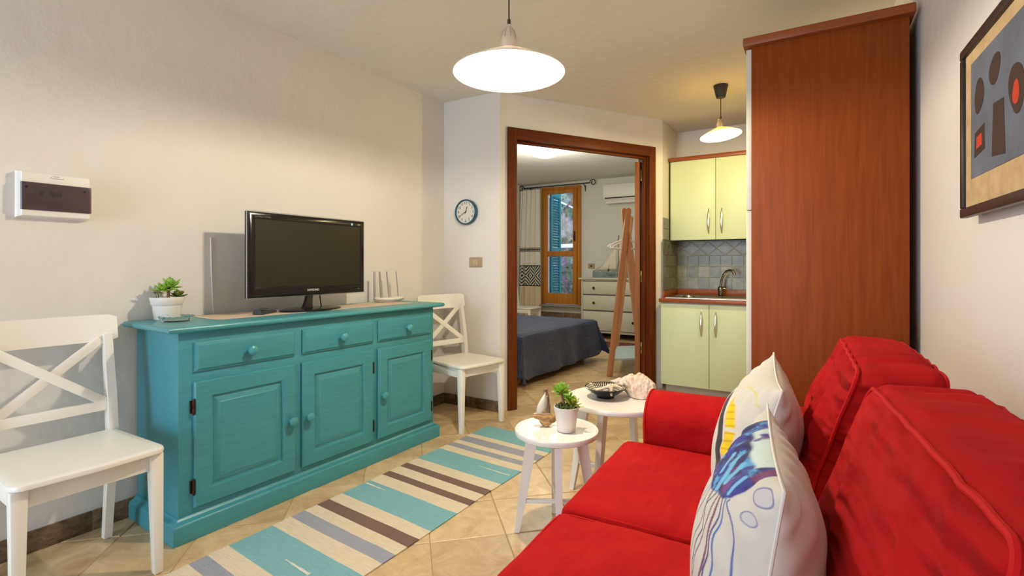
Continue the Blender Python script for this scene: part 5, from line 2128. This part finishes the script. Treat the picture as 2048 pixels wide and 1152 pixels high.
# ---- chest of drawers
DR = thing('chest_of_drawers', 'grey-white chest of drawers with black knobs beside the bedroom window', 'chest of drawers', (-2.60, 7.50, 0))
bm = new(); box(bm, -.54, .54, -.215, .225, .095, .915, .003); obj('body', bm, M['dresser'], DR)
bm = new(); box(bm, -.575, .575, -.25, .235, .9155, .942, .004); obj('top', bm, M['dresser'], DR)
for sx in (-.515, .515):
    for sy in (-.19, .2):
        bm = new(); box(bm, sx - .024, sx + .024, sy - .024, sy + .024, .001, .0945, .002); obj('leg', bm, M['dresser'], DR)
for z0, z1, nn in ((.690, .882, 2), (.445, .670, 2), (.135, .425, 2)):
    bm = new(); rect_loops(bm, -.505, .505, z0, z1, [(0, -.2155), (0, -.228), (.003, -.230)])
    d_ = obj('drawer', bm, M['dresser'], DR)
    for x_ in (-.32, .30):
        bm = new()
        lathe(bm, [(0, 0), (.008, 0), (.007, .012), (.018, .018), (.019, .026), (.012, .032), (0, .033)], 16)
        k_ = obj('knob', bm, M['knobblack'], d_)
        k_.location = (x_, -.230, (z0 + z1) / 2)
        k_.rotation_euler = (R(90), 0, 0)
    bm = new(); box(bm, -.513, .513, -.2175, -.2152, z0 - .008, z1 + .008); obj('drawer_gap_shade', bm, M['blackmatt'], DR, smooth=False)  # black sheet round each drawer front, stands in for shade in the gap
# ---- model boat on the chest
t = thing('model_sailboat', 'weathered blue model sailing boat with cloth sails on the bedroom chest', 'model boat', (-2.66, 7.48, .943))
bm = new(); box(bm, -.36, .33, -.03, .03, .001, .098, .004); obj('hull', bm, M['bluewood'], t)
text('hull_lettering', 'Sabine K', .058, M['ink'], t, T(-.02, -.0312, .045) @ Matrix.Rotation(R(90), 4, 'X'), .0006)
bm = new(); tube(bm, [(.07, 0, .095), (.065, 0, .35), (.06, 0, .66)], [.012, .011, .008], 8); obj('mast', bm, M['driftgrey'], t)
def tri_sail(pts):
    bm = new()
    n = 8
    A_, B_, C_ = (Vector(p) for p in pts)
    rows = []
    for i in range(n + 1):
        row = []
        for j in range(n + 1 - i):
            a, b = i / n, j / n
            p = A_ * (1 - a - b) + B_ * a + C_ * b
            p.y -= .03 * 4 * a * b + .03 * 4 * b * (1 - a - b)
            row.append(bm.verts.new(p))
        rows.append(row)
    for i in range(n):
        for j in range(n - i):
            bm.faces.new((rows[i][j], rows[i + 1][j], rows[i][j + 1]))
            if j < n - i - 1:
                bm.faces.new((rows[i + 1][j], rows[i + 1][j + 1], rows[i][j + 1]))
    o = obj('sail', bm, M['sail'], t, ang=80)
    md = o.modifiers.new('thickness', 'SOLIDIFY'); md.thickness = .002
tri_sail([(.085, -.005, .11), (.30, -.005, .115), (.07, -.005, .62)])
tri_sail([(-.24, -.004, .10), (.03, -.004, .115), (.045, -.004, .52)])
tri_sail([(-.33, .006, .105), (-.10, .004, .12), (-.06, .004, .26)])
bm = new(); tube(bm, [(-.355, 0, .10), (-.045, -.01, .27), (-.03, -.01, .36), (.0, -.005, .45), (.06, 0, .62)], .0035, 5); tube(bm, [(-.10, -.03, .10), (-.085, -.03, .135)], .01, 6); tube(bm, [(-.035, -.012, .35), (-.01, -.012, .41)], .007, 6)
obj('rigging', bm, M['ink'], t)
# ---- clothes rack: two crossed frames joined by a rail
RK = thing('clothes_rack', 'wooden A-frame clothes rack standing behind the doorway', 'clothes rack', (-1.81, 4.915, 0))
av = Vector((.72, .694, 0)); bk = Vector((-.25, .86, 0))
nA = Vector((-.694, .72, 0))
for off in (0, 1):
    base = bk * off
    for s in (0, 1):
        f0 = base + av * (.38 * s) + nA * (.013 if s else -.013)
        ap = base + av * .19 + nA * (.013 if s else -.013) + Vector((0, 0, 1.55))
        top = f0 + (ap - f0) * (1.70 / 1.55)
        bm = new()
        obox(bm, f0 + Vector((0, 0, .001)), top, .060, .022, .003, up=tuple(nA))
        lathe(bm, [(0, -.0108), (.0295, -.0108), (.0295, .0108), (0, .0108)], 24, T(*top) @ (Vector((0, 0, 1)).rotation_difference(nA)).to_matrix().to_4x4())
        # obox puts its first width along up x axis; keep the broad face in the frame plane
        lg = obj('leg', bm, M['beech'], RK)
        bm = new()
        for f in (.08, .45, .92):
            q = f0 + (top - f0) * f + nA * -.0115
            bmesh.ops.create_uvsphere(bm, u_segments=8, v_segments=6, radius=.006, matrix=T(*q))
        obj('bolt', bm, M['chrome'], lg)
bm = new(); c0 = av * .19 + Vector((0, 0, 1.50)); tube(bm, [c0 - bk * .03, c0 + bk * 1.03], .014, 12)
obj('rail', bm, M['beech'], RK)
bm = new()
q0 = av * .035 + Vector((0, 0, .14)); wv_ = av * .31
for z_ in (0,):
    A_ = [q0 + bk * .03, q0 + wv_ + bk * .03, q0 + wv_ + bk * .97, q0 + bk * .97]
    prism(bm, [(p.x, p.y) for p in A_], .150, .168, .002)
obj('shelf', bm, M['paleblue'], RK)
bm = new()
# ---- hangers on the rail
def hanger(i, f, mat, label):
    c = Vector((-1.81, 4.915, 0)) + av * .19 + bk * f + Vector((0, 0, 1.50 + .0145))
    t = thing('hanger', label, 'hanger', c, math.atan2(av.y, av.x) + R((-8, 6, -3, 9, 2)[i]), 'white clothes hangers on the rack')
    bm = new()
    pts = [(.018, 0, -.035)] + [(.018 * math.cos(R(a)), 0, -.0145 + .0185 * math.sin(R(a)) + .0) for a in range(-20, 181, 20)]
    tube(bm, [(0, 0, -.10), (0, 0, -.06), (.014, 0, -.045), (.0195, 0, -.030), (.0195, 0, -.012), (.012, 0, .002), (0, 0, .0055), (-.012, 0, .002), (-.0185, 0, -.012)], .0022, 6)
    obj('hook', bm, M['chrome'], t)
    bm = new()
    tube(bm, [(0, 0, -.085), (-.09, 0, -.125), (-.185, 0, -.165), (-.2, 0, -.18), (-.19, 0, -.195), (0, 0, -.200), (.19, 0, -.195), (.2, 0, -.18), (.185, 0, -.165), (.09, 0, -.125)], .0065, 8, closed=True)
    obj('hanger_bar', bm, mat, t)
for i, f in enumerate((.12, .22, .34, .48)):
    hanger(i, f, M['whiteplastic'], 'white plastic hanger ' + ('nearest the crossed front legs of', 'second from the front on', 'third from the front on', 'farthest back on')[i] + ' the wooden clothes rack')
# ---- air conditioner
t = thing('air_conditioner', 'white wall air conditioner high on the bedroom wall', 'air conditioner', (-2.47, 7.77, 2.13))
bm = new()
pr_ = [(0, .0), (-.10, .0), (-.165, .035), (-.195, .09), (-.20, .24), (-.185, .285), (0, .29)]
a = [bm.verts.new((-.42, y - .001, z)) for y, z in pr_]; b = [bm.verts.new((.42, y - .001, z)) for y, z in pr_]
bm.faces.new(a); bm.faces.new(b[::-1])
for i in range(7):
    j = (i + 1) % 7
    bm.faces.new((a[i], b[i], b[j], a[j]))
obj('casing', bm, M['whiteplastic'], t)
bm = new(); obox(bm, (-.39, -.186, .072), (.39, -.186, .072), .012, .018, 0, up=(0, 0, 1)); obj('air_slot', bm, M['black'], t)
bm = new(); obox(bm, (-.39, -.145, .020), (.39, -.145, .020), .006, .07, .002, up=(0, .5, 1)); obj('louvre', bm, M['whiteplastic'], t)
# ---- socket
t = thing('wall_socket', 'grey wall socket between bedroom window and chest of drawers', 'socket', (-3.165, 7.77, 1.123))
bm = new(); rect_loops(bm, -.058, .058, -.042, .042, [(0, -.0005), (0, -.006), (.004, -.010)]); obj('plate', bm, M['switch'], t)
bm = new(); lathe(bm, [(0, 0), (.016, 0), (.016, .002), (0, .002)], 20, T(0, -.0102, 0) @ Matrix.Rotation(R(90), 4, 'X')); obj('outlet', bm, M['bronze'], t)
# ---- small patterned rug
t = thing('patterned_rug', 'small dark red patterned rug in front of the bedroom chest', 'rug', (-2.35, 6.84, 0), R(3))
bm = new()
gv = [[bm.verts.new((-.62 + 1.24 * i / 30, -.26 + .52 * j / 14, .004 + .0015 * nz(i * .4, j * .5))) for i in range(31)] for j in range(15)]
gl = [[bm.verts.new((-.62 + 1.24 * i / 30, -.26 + .52 * j / 14, .0008)) for i in (0, 30)] for j in range(15)]
for j in range(14):
    for i in range(30):
        bm.faces.new((gv[j][i], gv[j][i + 1], gv[j + 1][i + 1], gv[j + 1][i]))
    bm.faces.new((gl[j][0], gv[j][0], gv[j + 1][0], gl[j + 1][0])); bm.faces.new((gv[j][30], gl[j][1], gl[j + 1][1], gv[j + 1][30]))
obj('pile', bm, M['kilim'], t)
bm = new()
for k in range(9):
    for (x0, x1, y0, y1) in ((-.60, .60, -.245, -.225), (-.60, .60, .225, .245)):
        a_ = x0 + (x1 - x0) * k / 9
        box(bm, a_, a_ + .09, y0, y1, .0045, .0062)
stuff(obj('border', bm, M['ink'], t, smooth=False))
# ---- shutter outside
t = thing('shutter', 'open blue-green louvred shutter outside the bedroom window', 'shutter', (-4.035, 7.99, .47), R(88))
bm = new(); SH, SW = 1.98, .37
for x0, x1, z0, z1 in ((.0, .055, 0, SH), (SW - .055, SW, 0, SH), (.0552, SW - .0552, 0, .09), (.0552, SW - .0552, SH - .09, SH), (.0552, SW - .0552, .90, .98)):
    b2 = new(); box(b2, x0, x1, -.018, .018, z0, z1, .002); obj('shutter_rail', b2, M['shutter'], t)
bm.free()
for k in range(38):
    z_ = .115 + k * .0475
    if .86 < z_ < 1.0:
        continue
    b2 = new(); obox(b2, (.054, 0, z_), (SW - .054, 0, z_), .042, .007, 0, up=(0, .7, .7)); obj('slat', b2, M['shutter'], t, smooth=False)
# ---- cable on the outside wall and ivy
bm = new(); tube(bm, [(-5.2, 9.68, 2.75), (-4.3, 9.66, 2.32), (-3.4, 9.68, 1.72), (-2.6, 9.68, 1.4)], .018, 6)
tag(obj('outdoor_cable', bm, M['ledge']), 'white cable running down the stone wall outside the window', 'cable')
bm = new()
rnd = random.Random(4)
for k in range(2600):
    x, z = rnd.uniform(-5.6, -2.4), rnd.choice((rnd.uniform(.0, 1.15), rnd.uniform(.4, 1.5), rnd.uniform(1.6, 3.2)))
    if nz(x * 1.4, z * 1.4) < -.05 and z > 1.1:
        continue
    s_ = rnd.uniform(.02, .05)
    c = Vector((x, 9.70 - rnd.uniform(.02, .16 if z < 1.3 else .08), z))
    d1_ = Vector((rnd.uniform(-1, 1), rnd.uniform(-.6, .2), rnd.uniform(-1, 1))).normalized() * s_
    d2_ = d1_.cross(Vector((rnd.uniform(-.4, .4), 1, rnd.uniform(-.4, .4)))).normalized() * s_ * .6
    bm.faces.new([bm.verts.new(c + q) for q in (-d1_, d2_, d1_, -d2_)])
iv = obj('ivy', bm, M['ivy'], smooth=False)
stuff(tag(iv, 'dark ivy growing on the stone wall outside the window', 'ivy'))
